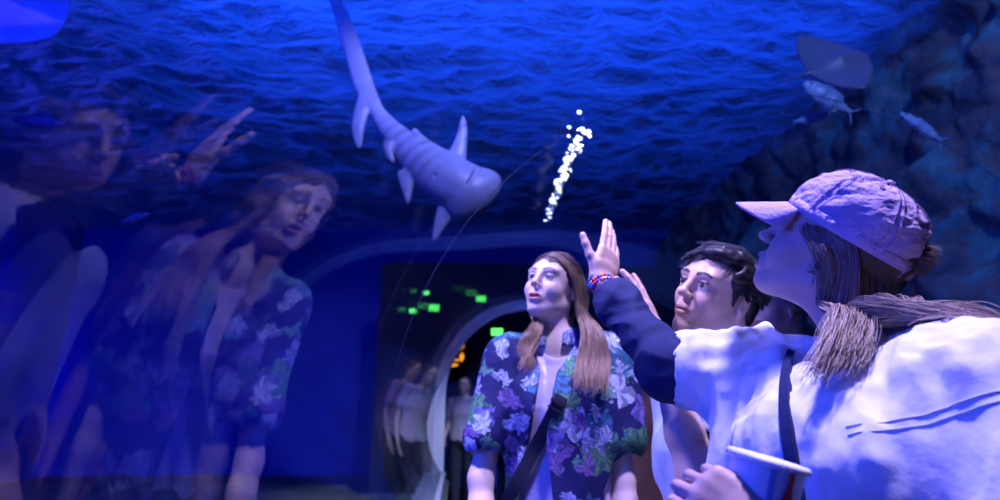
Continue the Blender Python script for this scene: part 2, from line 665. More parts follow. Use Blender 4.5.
# ------------------------------------------------------------------ hair strands
def strands(name, roots, dirs, n_steps, step, coll, parent, radius=.0008, gravity=.12, noise=.05, margin=.004, lengths=None,
            colors=((.03, .02, .02), (.1, .07, .05)), seed=1, wave=0.0, target=None, wfreq=40, sides=3, clump=0.0, mtl=None, drift=None):
    """Integrates strands over the collision bodies, and skins each one into a thin tapered tube."""
    rng = np.random.default_rng(seed)
    P = np.array(roots, float)
    D = np.array(dirs, float)
    D /= np.linalg.norm(D, axis=1)[:, None]
    n = len(P)
    if lengths is None:
        lengths = np.ones(n)
    pts = [P.copy()]
    rnd = rng.normal(size=(n, 3))
    ph = rng.uniform(0, 6.28, n)
    for i in range(n_steps):
        g = np.array([0, 0, -1.0]) * gravity
        D = D + g
        if drift is not None:
            D = D + drift(P, i / n_steps)
        nz = np.stack([vnoise(P * 14 + 31 * a, seed + a) for a in range(3)], 1)
        D = D + nz * noise * .5 + rnd * noise * .12
        if wave:
            D = D + wave * np.sin(i * wfreq * .01 * 6.28 + ph)[:, None] * rnd
        D /= np.linalg.norm(D, axis=1)[:, None]
        P = P + D * (step * lengths)[:, None]
        for body, mg in coll:
            d = body.eval(P)
            m = d < mg
            if m.any():
                G = body.grad(P[m])
                P[m] = P[m] + G * (mg - d[m])[:, None]
                Dm = D[m] - G * np.minimum((D[m] * G).sum(1), 0)[:, None] * .9
                D[m] = Dm / (np.linalg.norm(Dm, axis=1)[:, None] + 1e-9)
        pts.append(P.copy())
    Q = np.stack(pts, 1)                       # n, S, 3
    if clump > 0:
        nc = max(8, n // 14)
        ci = rng.integers(0, n, nc)
        near = np.argmin(((Q[:, None, 0] - Q[ci][None, :, 0]) ** 2).sum(-1), 1)
        t = np.linspace(0, 1, Q.shape[1])[None, :, None] ** 1.3
        Q = Q * (1 - clump * t) + Q[ci][near] * clump * t
    S = Q.shape[1]
    T = np.gradient(Q, axis=1)
    T /= np.linalg.norm(T, axis=2)[..., None] + 1e-9
    A = np.cross(T, np.array([.31, .52, .79]))
    A /= np.linalg.norm(A, axis=2)[..., None] + 1e-9
    Bv = np.cross(T, A)
    tt = np.linspace(0, 1, S)
    rad = radius * (1 - .75 * tt ** 3) * 1.0
    V = []
    for kx in range(sides):
        w = 2 * math.pi * kx / sides
        V.append(Q + (A * math.cos(w) + Bv * math.sin(w)) * rad[None, :, None])
    V = np.stack(V, 2)                         # n,S,sides,3
    idx = np.arange(n * S * sides).reshape(n, S, sides)
    F = []
    for kx in range(sides):
        k2 = (kx + 1) % sides
        F.append(np.stack([idx[:, :-1, kx], idx[:, :-1, k2], idx[:, 1:, k2], idx[:, 1:, kx]], -1).reshape(-1, 4))
    F = np.concatenate(F)
    c0, c1 = np.array(colors[0]), np.array(colors[1])
    mixv = (tt[None, :] ** 1.2) * (0.8 + .4 * rng.random((n, 1)))
    Cc = c0 + (c1 - c0) * np.clip(mixv, 0, 1)[..., None]
    Cc = Cc * (0.6 + .8 * rng.random((n, 1, 1)))
    Cc = np.repeat(Cc[:, :, None, :], sides, 2).reshape(-1, 3)
    return V.reshape(-1, 3), F, Cc


def link_mesh(name, V, F, m):
    me = py_mesh(name, V, F)
    me.materials.append(m)
    me.polygons.foreach_set('use_smooth', [True] * len(me.polygons))
    return me


def guided(name, groups, coll, radius=.001, colors=((0, 0, 0), (1, 1, 1)), seed=1, wave=.004, clump=.5, steps=40, sides=3):
    """Locks drawn through control points given as functions of (u, v) in 0..1, laid over the collision bodies."""
    rng = np.random.default_rng(seed)
    out = []
    for gi, g in enumerate(groups):
        n = g['n']
        nc = max(6, n // 22)
        uc, vc = rng.random(nc), rng.random(nc)
        ci = rng.integers(0, nc, n)
        u = np.clip(uc[ci] + rng.normal(size=n) * .07, 0, 1)
        v = np.clip(vc[ci] + rng.normal(size=n) * .12, 0, 1)
        ks = [g['root']] + g['k']
        K = len(ks)
        ctrl = np.stack([[np.asarray(k(a, b_), float) for k in ks] for a, b_ in zip(u, v)])       # n,K,3
        ctrc = np.stack([[np.asarray(k(a, b_), float) for k in ks] for a, b_ in zip(uc, vc)])[ci]
        w = (np.linspace(0, 1, K) ** 1.2 * clump)[None, :, None]
        ctrl = ctrl * (1 - w) + ctrc * w
        ext = np.concatenate([2 * ctrl[:, :1] - ctrl[:, 1:2], ctrl, 2 * ctrl[:, -1:] - ctrl[:, -2:-1]], 1)
        tt = np.linspace(0, K - 1 - 1e-6, steps + 1)
        i = tt.astype(int)
        q = (tt - i)[None, :, None]
        p0, p1, p2, p3 = (ext[:, i + a] for a in range(4))
        Q = .5 * ((2 * p1) + (-p0 + p2) * q + (2 * p0 - 5 * p1 + 4 * p2 - p3) * q * q + (-p0 + 3 * p1 - 3 * p2 + p3) * q ** 3)
        tn = np.linspace(0, 1, steps + 1)
        amp = (wave * (tn ** 1.3))[None, :, None]
        ph = (rng.random(nc) * 6.28)[ci][:, None, None] + rng.normal(size=(n, 1, 1)) * .25
        axv = rng.normal(size=(nc, 3))[ci][:, None, :]
        Q = Q + axv * amp * np.sin(tn[None, :, None] * 15 + ph) + rng.normal(size=(n, 1, 3)) * (.0015 + .005 * tn[None, :, None] ** 2)
        keep = 1 - .30 * rng.random(n) ** 1.5
        pos = tn[None, :] * keep[:, None] * (steps - 1e-4)
        pi_ = pos.astype(int)
        pf = (pos - pi_)[..., None]
        rw = np.arange(n)[:, None]
        Q = Q[rw, pi_] * (1 - pf) + Q[rw, pi_ + 1] * pf
        P = Q.reshape(-1, 3)
        for body, mg in coll:
            for _ in range(3):
                d = np.concatenate([body.eval(P[a:a + 60000]) for a in range(0, len(P), 60000)])
                m = d < mg
                if m.any():
                    P[m] = P[m] + body.grad(P[m]) * (mg - d[m] + rng.random(m.sum()) * .003)[:, None]
        Q = P.reshape(Q.shape)
        Q[:, 1:-1] = Q[:, 1:-1] * .5 + (Q[:, :-2] + Q[:, 2:]) * .25
        out.append(tubes(Q, radius, colors, rng, sides))
    return merge_np(out)


def tubes(Q, radius, colors, rng, sides):
    n, S = Q.shape[:2]
    T = np.gradient(Q, axis=1)
    T /= np.linalg.norm(T, axis=2)[..., None] + 1e-9
    A = np.cross(T, np.array([.31, .52, .79]))
    A /= np.linalg.norm(A, axis=2)[..., None] + 1e-9
    Bv = np.cross(T, A)
    tt = np.linspace(0, 1, S)
    rad = radius * (1 - .75 * tt ** 3)
    V = []
    for kx in range(sides):
        w = 2 * math.pi * kx / sides
        V.append(Q + (A * math.cos(w) + Bv * math.sin(w)) * rad[None, :, None])
    V = np.stack(V, 2)
    idx = np.arange(n * S * sides).reshape(n, S, sides)
    F = []
    for kx in range(sides):
        k2 = (kx + 1) % sides
        F.append(np.stack([idx[:, :-1, kx], idx[:, :-1, k2], idx[:, 1:, k2], idx[:, 1:, kx]], -1).reshape(-1, 4))
    c0, c1 = np.array(colors[0]), np.array(colors[1])
    mixv = (tt[None, :] ** 1.6) * (0.7 + .6 * rng.random((n, 1)))
    Cc = c0 + (c1 - c0) * np.clip(mixv, 0, 1)[..., None]
    Cc = Cc * (0.55 + .9 * rng.random((n, 1, 1)))
    return V.reshape(-1, 3), np.concatenate(F), np.repeat(Cc[:, :, None, :], sides, 2).reshape(-1, 3)


def merge_np(parts):
    V, F, C, n = [], [], [], 0
    for v, f, c in parts:
        V.append(v)
        F.append(f + n)
        C.append(c)
        n += len(v)
    return np.concatenate(V), np.concatenate(F), np.concatenate(C)


def folds(seed, amp, freq, aniso=(1, 1, 1)):
    aniso = np.array(aniso, float)

    def f(P):
        w = np.stack([vnoise(P * freq * .6 + 9 * i, seed + 20 + i) for i in range(3)], 1) * .5
        a = vnoise(P * freq * aniso + w, seed)
        b = vnoise(P * freq * 2.1 * aniso + w * 1.5, seed + 5)
        return -(1 - np.abs(a) * 2.0) * amp * .6 - (1 - np.abs(b) * 2) * amp * .28
    return f



# ================================================================== woman in the cap
def woman_in_cap():
    hf = Frame((.634, .885, 1.458), rot(145, 35, -14))
    f = unit([-1, .12, 0])
    shL, shR = np.array([.640, .665, 1.222]), np.array([.60, 1.0, 1.262])
    elR, wrR = at(668, 366, 1.09), at(602, 283, 1.27)
    elL, wrL = np.array([.56, .51, .90]), at(766, 532, .585)
    handR = Frame(wrR, axes(at(618, 219, 1.31) - wrR, (.60, -.66, .2)))
    xl = at(706, 492, .612) - wrL
    handL = Frame(wrL, axes(xl, (-.35, -.9, .25)))
    J = dict(head=hf, neck=np.array([.675, .845, 1.272]), shL=shL, shR=shR, elL=elL, elR=elR, wrL=wrL, wrR=wrR,
             chest=np.array([.635, .83, 1.10]), waist=np.array([.645, .84, .97]), hip=np.array([.66, .84, .84]), mouth=.8, w=.98,
             handR=dict(fr=handR, side=1, sc=.98, curl=(4, 7, 9, 12), spread=(1.5, 0, -1, -3), thumb=(.80, .60, -.25), tcurl=4),
             handL=dict(fr=handL, side=1, sc=.80, curl=(50, 54, 56, 58), spread=(3, 1, -2, -5), thumb=(.36, .93, .06), tcurl=10))
    # thumb side checks: hands are built with the thumb on local +Y
    body = body_sdf(J)
    skin = np.array((.62, .42, .36))
    fc = face_color(hf, skin, (.55, .22, .22), (.20, .14, .09), gaze=(1, 0, .25), mouth=.8)

    def colf(V):
        C = np.tile(skin, (len(V), 1)) * (1 + .05 * vnoise(V * 25, 3))[:, None]
        m = np.linalg.norm(V - hf.o, axis=1) < .16
        C[m] = fc(V[m], C[m])
        return C
    p = sdf_obj('person', body, H, M_skin, None, colf)
    tag(p, 'woman in lavender ball cap and white T-shirt over navy sleeves, arm raised, holding paper cup', 'person')
    trousers_and_shoes(J, p)

    # ---- shirt
    s = SDF()
    lat = unit(shL - shR)
    nk = J['neck']
    s.ecap(nk - [0, 0, .045], (.605, .825, 1.10), lat, .150, .195, .085, .172, k=.05)
    s.ecap((.605, .825, 1.10), (.590, .83, .82), lat, .195, .205, .172, .198, k=.05)
    s.cap(nk - [0, 0, .012], shL + [0, 0, .000], .056, .066, k=.05)
    s.cap(nk - [0, 0, .018], shR, .050, .056, k=.04)
    # dropped near sleeve
    eL = shL * .25 + elL * .75 + np.array([.015, -.01, .01])
    s.cap(shL + [0, 0, .000], eL, .070, .092, k=.05)
    # far sleeve reaching out along the raised arm
    eR = shR * .20 + elR * .80
    s.cap(shR, eR, .060, .064, k=.04)
    s.cap(shR * .6 + eR * .4 - [0, 0, .020], eR - [0, 0, .010], .055, .058, k=.03)
    s.cap(shR - [-.01, 0, .06], nk * .3 + shR * .7 - [0, 0, .12], .065, .075, k=.04)
    # long drape folds under the far armpit and across the chest
    s.cap(at(748, 398, 1.0), at(750, 545, .96), .046, .062, k=.07)
    for a in range(6):
        px, Yd = 727 + 9.5 * a, 1.0 - .016 * a
        s.cap(at(px + 8, 376 - 3 * a, Yd), at(px - 3 + 2 * (a % 2), 545, Yd - .045), .008 + .003 * (a % 2), .016, k=.030)
    # creases raised where the cloth is pulled: traced on the cloth as it hangs

    def touch(px, py, Y):
        ray = at(px, py, Y) - CAM
        tl = np.linspace(.55, 1.4, 500)
        dd = s.eval(CAM + tl[:, None] * ray)
        h_ = int(np.argmax(dd < 0))
        return CAM + ray * (tl[h_] if dd[h_] < 0 else 1.0) + unit(ray) * .003
    crease = [((772, 335), (735, 352), (698, 352), 1.02), ((776, 345), (742, 366), (706, 374), 1.0), ((782, 350), (756, 378), (728, 392), .96), ((766, 329), (728, 338), (690, 339), 1.04),
              ((868, 345), (842, 400), (826, 470), .66), ((892, 338), (872, 392), (868, 455), .62), ((925, 335), (910, 375), (905, 425), .60), ((845, 352), (820, 392), (812, 440), .70),
              ((960, 340), (962, 372), (975, 408), .58), ((858, 430), (880, 462), (890, 500), .62)]
    made = [[touch(*q, c[3]) for q in c[:3]] for c in crease]
    for m_ in made:
        s.cap(m_[0], m_[1], .0035, .0070, k=.016)
        s.cap(m_[1], m_[2], .0070, .0030, k=.016)
    fo = folds(3, .0105, 6.5, (1.6, 1.6, .42))
    fo3 = folds(13, .0060, 15, (1.8, 1.8, .30))
    s.disp = lambda P: fo(P) + fo3(P)
    s.cap(eR + unit(elR - shR) * .012, eR + unit(elR - shR) * .16, .056, .075, k=.006, kind='s')
    s.ell(nk + [-.008, .0, .035], (.062, .070, .055), k=.012, kind='s')
    dR = unit(elR - shR)
    s.cap(eL + unit(elL - shL) * .045, eL + unit(elL - shL) * .16, .078, .11, k=.006, kind='s')
    SH = s
    o = sdf_obj('t_shirt', s, .0042, M_white, p)
    # seams on the near shoulder
    ax = unit(elL - shL)
    side = unit(np.cross(ax, [0, 0, 1]))
    up = np.cross(side, ax)
    V = []
    for off in (0, .011):
        ring = []
        for i in range(90):
            w = 2 * math.pi * i / 90
            c = shL + ax * (.048 + off + .012 * math.cos(w))
            d = side * math.cos(w) + up * math.sin(w)
            # march inwards to the cloth
            lo, hi = .03, .17
            q = c + d * hi
            for _ in range(22):
                mdl = (lo + hi) / 2
                if s.eval((c + d * mdl)[None])[0] < 0:
                    lo = mdl
                else:
                    hi = mdl
            if .04 < hi < .165:
                ring.append(c + d * (hi + .0006))
            else:
                if len(ring) > 16:
                    V.append(p_tube(ring, .0010, 6))
                ring = []
        if len(ring) > 16:
            rg = np.array(ring)
            for _ in range(6):
                rg[1:-1] = (rg[:-2] + 2 * rg[1:-1] + rg[2:]) / 4
            V.append(p_tube(list(rg), .0012, 6))
    if V:
        link('sleeve_seam', py_mesh('sleeve_seam', *join(V)), mat('seam_thread', (.62, .62, .68), .9), o)

    # ---- navy undershirt
    u = SDF()
    d1 = unit(elR - shR)
    u.cap(shR + d1 * .03, elR, .050, .049, k=.02)
    u.cap(elR, wrR * .7 + elR * .3, .049, .043, k=.03)
    u.cap(wrR * .7 + elR * .3, wrR * .93 + elR * .07, .043, .034, k=.03)
    u.cap(elR - [0, 0, .018], elR * .55 + eR * .45 - [0, 0, .022], .045, .044, k=.03)
    f2 = folds(11, .0095, 15, (1, 1, 1))
    u.disp = lambda P: f2(P)
    u.clips.append((unit(wrR - elR), wrR * .86 + elR * .14))
    u.cap(wrR * .90 + elR * .10, wrR, .031, .034, k=.003, kind='s')
    sdf_obj('navy_sleeve', u, .0034, M_navy, p)
    u = SDF()
    u.cap(elL, wrL * .9 + elL * .1, .046, .0335, k=.03)
    u.cap(elL, shL * .5 + elL * .5, .048, .05, k=.03)
    u.disp = lambda P: f2(P)
    u.cap(wrL * .96 + elL * .04, wrL + unit(wrL - elL) * .04, .0235, .03, k=.005, kind='s')
    sdf_obj('navy_sleeve', u, .0034, M_navy, p)

    # ---- navy strap lying over the chest
    pts = []
    for px, py, Y in ((790, 352, .80), (786, 372, .76), (785, 400, .73), (788, 430, .71), (793, 460, .69), (799, 500, .67), (804, 540, .66)):
        pts.append(at(px, py, Y))
    Vs, Fs = [], []
    path = []
    for a, b in zip(pts[:-1], pts[1:]):
        for t in np.linspace(0, 1, 8, endpoint=False):
            path.append(a * (1 - t) + b * t)
    path.append(pts[-1])
    path = np.array(path)
    ray = path - CAM
    tl = np.linspace(.5, 1.5, 500)
    for i in range(len(path)):                  # first touch of the cloth along the line of sight down the chest
        dd = s.eval(CAM + tl[:, None] * ray[i])
        hit = np.argmax(dd < .003)
        path[i] = CAM + ray[i] * (tl[hit] if dd[hit] < .003 else 1.0)
    for _ in range(30):
        path[1:-1] = (path[:-2] + path[1:-1] * 2 + path[2:]) / 4
    G = s.grad(path)
    for _ in range(30):
        G[1:-1] = (G[:-2] + G[1:-1] * 2 + G[2:]) / 4
    G /= np.linalg.norm(G, axis=1)[:, None]
    T = np.gradient(path, axis=0)
    T /= np.linalg.norm(T, axis=1)[:, None]
    Wd = np.cross(T, G)
    Wd /= np.linalg.norm(Wd, axis=1)[:, None]
    hw = np.linspace(.0055, .011, len(path))[:, None]
    rows = [path - Wd * hw - G * .006, path - Wd * hw + G * .006, path + Wd * hw + G * .006, path + Wd * hw - G * .006]
    Vs = np.stack(rows, 1).reshape(-1, 3)
    n = len(path)
    Fs = [(i * 4 + k, i * 4 + (k + 1) % 4, (i + 1) * 4 + (k + 1) % 4, (i + 1) * 4 + k) for i in range(n - 1) for k in range(4)]
    link('bag_strap', py_mesh('bag_strap', Vs, Fs), M_navy, p, smooth=False)

    # ---- bracelets on the raised wrist
    ax = unit(wrR - elR)
    a1 = unit(np.cross(ax, [0, 0, 1]))
    a2 = np.cross(ax, a1)
    cols = dict(red=(.75, .02, .03), orange=(.95, .28, .03), blue=(.02, .18, .75), teal=(.03, .55, .75), violet=(.35, .05, .5))
    mats = {k: mat('bead_' + k, c, .25, spec=.6) for k, c in cols.items()}
    for bi, (offset, pat, tilt) in enumerate(((-.002, ['orange', 'red', 'violet', 'blue'], .10), (.008, ['teal', 'blue', 'teal', 'blue', 'violet'], -.12), (-.012, ['violet', 'red', 'blue'], .22))):
        c = wrR + ax * offset
        ring = []
        for i in range(36):
            w = 2 * math.pi * i / 36
            r = .0315
            ring.append(c + a1 * math.cos(w) * r + a2 * math.sin(w) * r * .85 + ax * tilt * math.sin(w) * r)
        br = link('bracelet', py_mesh('bracelet', *p_tube(ring + [ring[0]], .0012, 6, caps=False)), M_dark, p)
        v0, f0 = p_lathe([(0.0002, -.0038), (.0027, -.0030), (.0038, 0), (.0027, .0030), (.0002, .0038)], (0, 0, 0), np.eye(3), 8)
        bme = {kx: link_mesh('bead', v0, f0, mats[kx]) for kx in set(pat)}
        for i in range(24):
            w = 2 * math.pi * i / 24
            q = c + a1 * math.cos(w) * .0315 + a2 * math.sin(w) * .0315 * .85 + ax * tilt * math.sin(w) * .0315
            kx = pat[i % len(pat)] if i % 7 else pat[0]
            bo = bpy.data.objects.new('bead', bme[kx])
            COL.objects.link(bo)
            bo.parent = br
            bo.location = q
            bo['label'] = kx + ' bead'

    # ---- cap
    R = hf.R @ rot(0, 9, 0)
    cf = Frame(hf.w((-.010, 0, .040)), R)
    V, F = [], []
    nu, nv = 120, 34

    def crown(az, t, off=0.0):
        # t 0 rim .. 1 top
        el = t * math.pi / 2
        ca, sa = math.cos(az), math.sin(az)
        rx, ry, rz = .110 + off, .093 + off, .104 + off
        bul = 1 + .05 * math.sin(el * 2)
        front = max(0, ca)
        x = rx * ca * math.cos(el) ** .86 * bul
        y = ry * sa * math.cos(el) ** .86 * bul
        z = rz * math.sin(el) ** .92 * (1 + .03 * front) - .004
        # panel seams
        m = abs(math.sin(3 * (az)))
        seam = math.exp(-(m / .05) ** 2) * .0013
        seam2 = math.exp(-((m - .17) / .03) ** 2) * .0010
        wr = float(fbm(np.array([[ca * 3.2, sa * 3.2, el * 2.6]]), 4, 4)[0])
        wr2 = -abs(float(fbm(np.array([[ca * 2.2 + 5, sa * 2.2, el * 5 + ca * 2]]), 9, 3)[0]))
        k = 1 + (wr * .0016 + wr2 * .0042 - seam * 1.2 + seam2) / .1
        return np.array([x * k, y * k, z * (1 + (k - 1) * .8)])
    nu = 260
    nv = 60
    for j in range(nv + 1):
        t = j / nv
        for i in range(nu):
            az = 2 * math.pi * i / nu
            # arch opening at the back above the strap
            lift = 0.0
            dba = abs((az - math.pi))
            if dba < .42:
                lift = .42 * math.sqrt(max(0, 1 - (dba / .42) ** 2))
            tt = lift + (1 - lift) * t
            q = crown(az, tt)
            V.append(cf.w(q))
    for j in range(nv):
        for i in range(nu):
            i2 = (i + 1) % nu
            F.append((j * nu + i, j * nu + i2, (j + 1) * nu + i2, (j + 1) * nu + i))
    M_cap = mat('lavender_washed_canvas', (.50, .38, .62), .85, bump=.35, bscale=170, spec=.2, var=.14)
    co = link('cap', py_mesh('cap', V, F), M_cap, p)
    sm = co.modifiers.new('thick', 'SOLIDIFY')
    sm.thickness = .0022
    sm.offset = -1
    co['label'] = 'washed lavender baseball cap'
    # brim
    V, F = [], []
    nu, nv = 40, 16
    for j in range(nv + 1):
        t = j / nv
        for i in range(nu + 1):
            a = (i / nu * 2 - 1)
            az = a * .80
            inner = crown(az, .02, .001)
            ang = a * 1.05
            L = .073 * (1 - abs(a) ** 2.4) ** .52 + .0005
            dirv = np.array([math.cos(ang * .35), math.sin(ang * .35), 0])
            q = inner + dirv * L * t
            q[2] += -.004 - (.046 * t * (1 - .2 * a * a)) - .007 * (q[1] / .08) ** 2 * (.1 + .9 * t)
            V.append(cf.w(q))
    for j in range(nv):
        for i in range(nu):
            a = j * (nu + 1) + i
            F.append((a, a + 1, a + nu + 2, a + nu + 1))
    b = link('brim', py_mesh('brim', V, F), M_cap, co)
    sm = b.modifiers.new('thick', 'SOLIDIFY')
    sm.thickness = .0046
    sm.offset = 0
    # stitch rows beside the seams and around the rim, top button, eyelets
    st = []
    for sgi in range(6):
        for dlt in (-.062, .062):
            az = sgi * math.pi / 3 + dlt
            if abs(az - math.pi) < .36:
                t0 = .5
            else:
                t0 = .03
            tv = np.linspace(t0, .93, 34)
            for q in range(0, 33):
                A = crown(az, tv[q], .0012)
                Bq = crown(az, tv[q] * .4 + tv[q + 1] * .6, .0012)
                st.append(p_tube([cf.w(A), cf.w(Bq)], .0008, 5))
    link('stitching', py_mesh('stitching', *join(st)), mat('cap_thread', (.36, .26, .50), .9), co)
    v = p_lathe([(.0001, .006), (.005, .005), (.0075, .002), (.0080, -.002), (.0001, -.003)], cf.w(crown(0, 1.0, .001)), cf.R, 20)
    link('button', py_mesh('button', *v), M_cap, co)
    M_ey = mat('eyelet_thread', (.38, .28, .52), .8)
    for k in range(6):
        az = math.pi / 6 + k * math.pi / 3
        q = crown(az, .68, .001)
        nrm = unit(q)
        Rm = cf.R @ axes(np.cross(nrm, [0, 0, 1]), nrm)
        ring = [cf.w(q) + Rm @ np.array([math.cos(w) * .0034, math.sin(w) * .0034, .0006]) for w in np.linspace(0, 2 * math.pi, 17)]
        link('eyelet', py_mesh('eyelet', *p_tube(ring, .0011, 6, caps=False)), M_ey, co)
    # sweatband
    band = []
    for i in range(121):
        az = 2 * math.pi * i / 120
        if abs(az - math.pi) < .40:
            continue
        band.append(az)
    Vb, Fb = [], []
    prev = None
    for az in band:
        for zz, off in ((-.001, .0012), (.017, .0012)):
            q = crown(az, max(.0, zz / .11), off)
            q[2] = zz - .004
            Vb.append(cf.w(q))
    nbn = len(band)
    for i in range(nbn - 1):
        if band[i + 1] - band[i] < .1:
            Fb.append((2 * i, 2 * i + 2, 2 * i + 3, 2 * i + 1))
    e = link('hem_band', py_mesh('hem_band', Vb, Fb), M_cap, co)
    sm = e.modifiers.new('thick', 'SOLIDIFY')
    sm.thickness = .0012
    # back strap with free end
    Vb = []
    for i in range(15):
        az = math.pi + (i / 14 - .5) * 1.0
        q = crown(az, .0, .001)
        Vb.append((q, np.array([0, 0, 1.0])))
    rows = []
    for q, _ in Vb:
        rows += [cf.w(q + np.array([0, 0, -.011])), cf.w(q + np.array([0, 0, .011]))]
    Fb = [(2 * i, 2 * i + 2, 2 * i + 3, 2 * i + 1) for i in range(14)]
    tail0 = crown(math.pi + .16, 0, .003)
    base = len(rows)
    tail = []
    for i in range(9):
        t = i / 8
        q = tail0 + np.array([-.004 - .030 * t, -.004 + .02 * t, -.005 - .034 * t - .01 * t * t])
        rows += [cf.w(q + np.array([-.006, .008, -.0065])), cf.w(q + np.array([.006, -.008, .0065]))]
    Fb += [(base + 2 * i, base + 2 * i + 2, base + 2 * i + 3, base + 2 * i + 1) for i in range(8)]
    e = link('adjuster_strap', py_mesh('adjuster_strap', rows, Fb), M_cap, co)
    sm = e.modifiers.new('thick', 'SOLIDIFY')
    sm.thickness = .003
    sm.offset = 0

    # ---- hair
    coll_head = SDF()
    coll_head.ops = body.ops
    W = hf.w
    cams = lambda px, py, Y: at(px, py, Y)
    groups = [
        # side lock falling in front of the near shoulder
        dict(n=1300, root=lambda u, v: W((.030 - .06 * u, .078 - .004 * v, .038 - .012 * v)), k=[lambda u, v: W((-.018 - .040 * u, .088, -.010)), lambda u, v: W((-.030 - .055 * u, .090, -.070)),
             lambda u, v: cams(832 + 38 * u, 312, .76 + .03 * v), lambda u, v: cams(818 + 46 * u + 10 * v, 342, .735), lambda u, v: cams(800 + 52 * u + 8 * v, 366 + 24 * v * (1 - u), .72)]),
        # main mass turning back over the shoulder
        dict(n=3400, root=lambda u, v: W((.000 - .100 * u, .080 - .055 * u * u, .020 - .05 * v)), k=[lambda u, v: W((-.035 - .08 * u, .088 - .055 * u * u, -.030)), lambda u, v: W((-.058 - .065 * u, .080 - .05 * u, -.080)),
             lambda u, v: cams(858 + 60 * u, 300 + 22 * v, .76), lambda u, v: cams(905 + 35 * v + 20 * u, 308 + 22 * u, .72), lambda u, v: cams(958 + 30 * v, 314 + 36 * u, .69), lambda u, v: cams(1006 + 26 * v, 332 + 50 * u, .67)]),
        # hair hanging below the back of the cap
        dict(n=1500, root=lambda u, v: W((-.050 - .050 * u, .074 - .055 * u, .012 - .02 * v)), k=[lambda u, v: W((-.066 - .045 * u, .076 - .05 * u, -.035)), lambda u, v: W((-.080 - .04 * u, .070 - .045 * u, -.080)),
             lambda u, v: cams(880 + 40 * u, 308 + 12 * v, .76), lambda u, v: cams(930 + 30 * v, 318 + 16 * u, .71), lambda u, v: cams(985 + 20 * v, 330 + 26 * u, .68)]),
        # flyaways above the shoulder
        dict(n=160, root=lambda u, v: W((-.075 - .02 * u, .050 - .02 * v, -.02)), k=[lambda u, v: W((-.110 - .02 * u, .05, -.06)),
             lambda u, v: cams(925 + 20 * v, 298 + 14 * u, .78), lambda u, v: cams(965 + 25 * v, 300 + 26 * u, .76), lambda u, v: cams(1000 + 20 * v, 312 + 34 * u, .74)]),
        # far side and nape
        dict(n=1500, root=lambda u, v: W((-.02 - .088 * math.sin(u * 1.57), -.080 * math.cos(u * 1.57), .02 - .04 * v)), k=[lambda u, v: W((-.06 - .05 * u, -.070 * (1 - u), -.04)), lambda u, v: W((-.09 - .03 * u, -.04 * (1 - u), -.10)),
             lambda u, v: np.array([.76 + .03 * v, .87 + .05 * u, 1.30]), lambda u, v: np.array([.82, .87 + .06 * v, 1.20]), lambda u, v: np.array([.84, .86 + .08 * v, 1.08])]),
        # locks before and behind the ear
        dict(n=150, root=lambda u, v: W((.052 - .03 * u, .072 + .004 * u, .034 - .012 * v)), k=[lambda u, v: W((.040 - .035 * u, .080, .014)), lambda u, v: W((.006 - .02 * u, .090, .004 - .02 * v)), lambda u, v: W((-.035, .088, -.045 - .03 * v))]),
    ]
    pr = guided('hair', groups, [(coll_head, .004), (SH, .005)], radius=.00095, colors=((.25, .18, .145), (.58, .46, .38)), seed=21, wave=.0055, clump=.5, steps=44)
    rng = np.random.default_rng(5)
    # small curls escaping the arch at the back
    R1, D1 = [], []
    for _ in range(260):
        az = math.pi + rng.uniform(-.40, .40)
        q = crown(az, rng.uniform(.05, .34), -.006)
        R1.append(cf.w(q))
        D1.append(cf.R @ np.array([-1, rng.normal() * .4, -.35 + rng.normal() * .3]))
    p2 = strands('x', R1, D1, 10, .0024, [], p, radius=.0007, gravity=.16, noise=.5, colors=((.10, .07, .055), (.28, .2, .16)), seed=31, wave=.25)
    # under-hair volume so the scalp is covered
    V, F, C = merge_np([pr, p2])
    ho = link('hair', np_mesh('hair', V, F, C), M_hair, p)
    ho['label'] = 'long blond-brown wavy hair'
    hc = SDF()
    hc.ell((-.026, 0, .030), (.094, .081, .080), k=.01, fr=hf)
    hc.ell((-.052, 0, -.035), (.050, .066, .075), k=.03, fr=hf)
    hc.ell((.060, 0, -.06), (.075, .10, .095), k=.01, fr=hf, kind='s')
    hc.ell((.002, .078, -.020), (.022, .02, .030), k=.01, fr=hf, kind='s')
    hc.ell((.1, 0, .06), (.07, .1, .06), k=.01, fr=hf, kind='s')
    hc.disp = lambda P: .004 * vnoise(P * 60, 3)
    sdf_obj('hair_mass', hc, .004, M_hair, ho, lambda V: np.tile((.10, .07, .055), (len(V), 1)))
    return p, J, SH


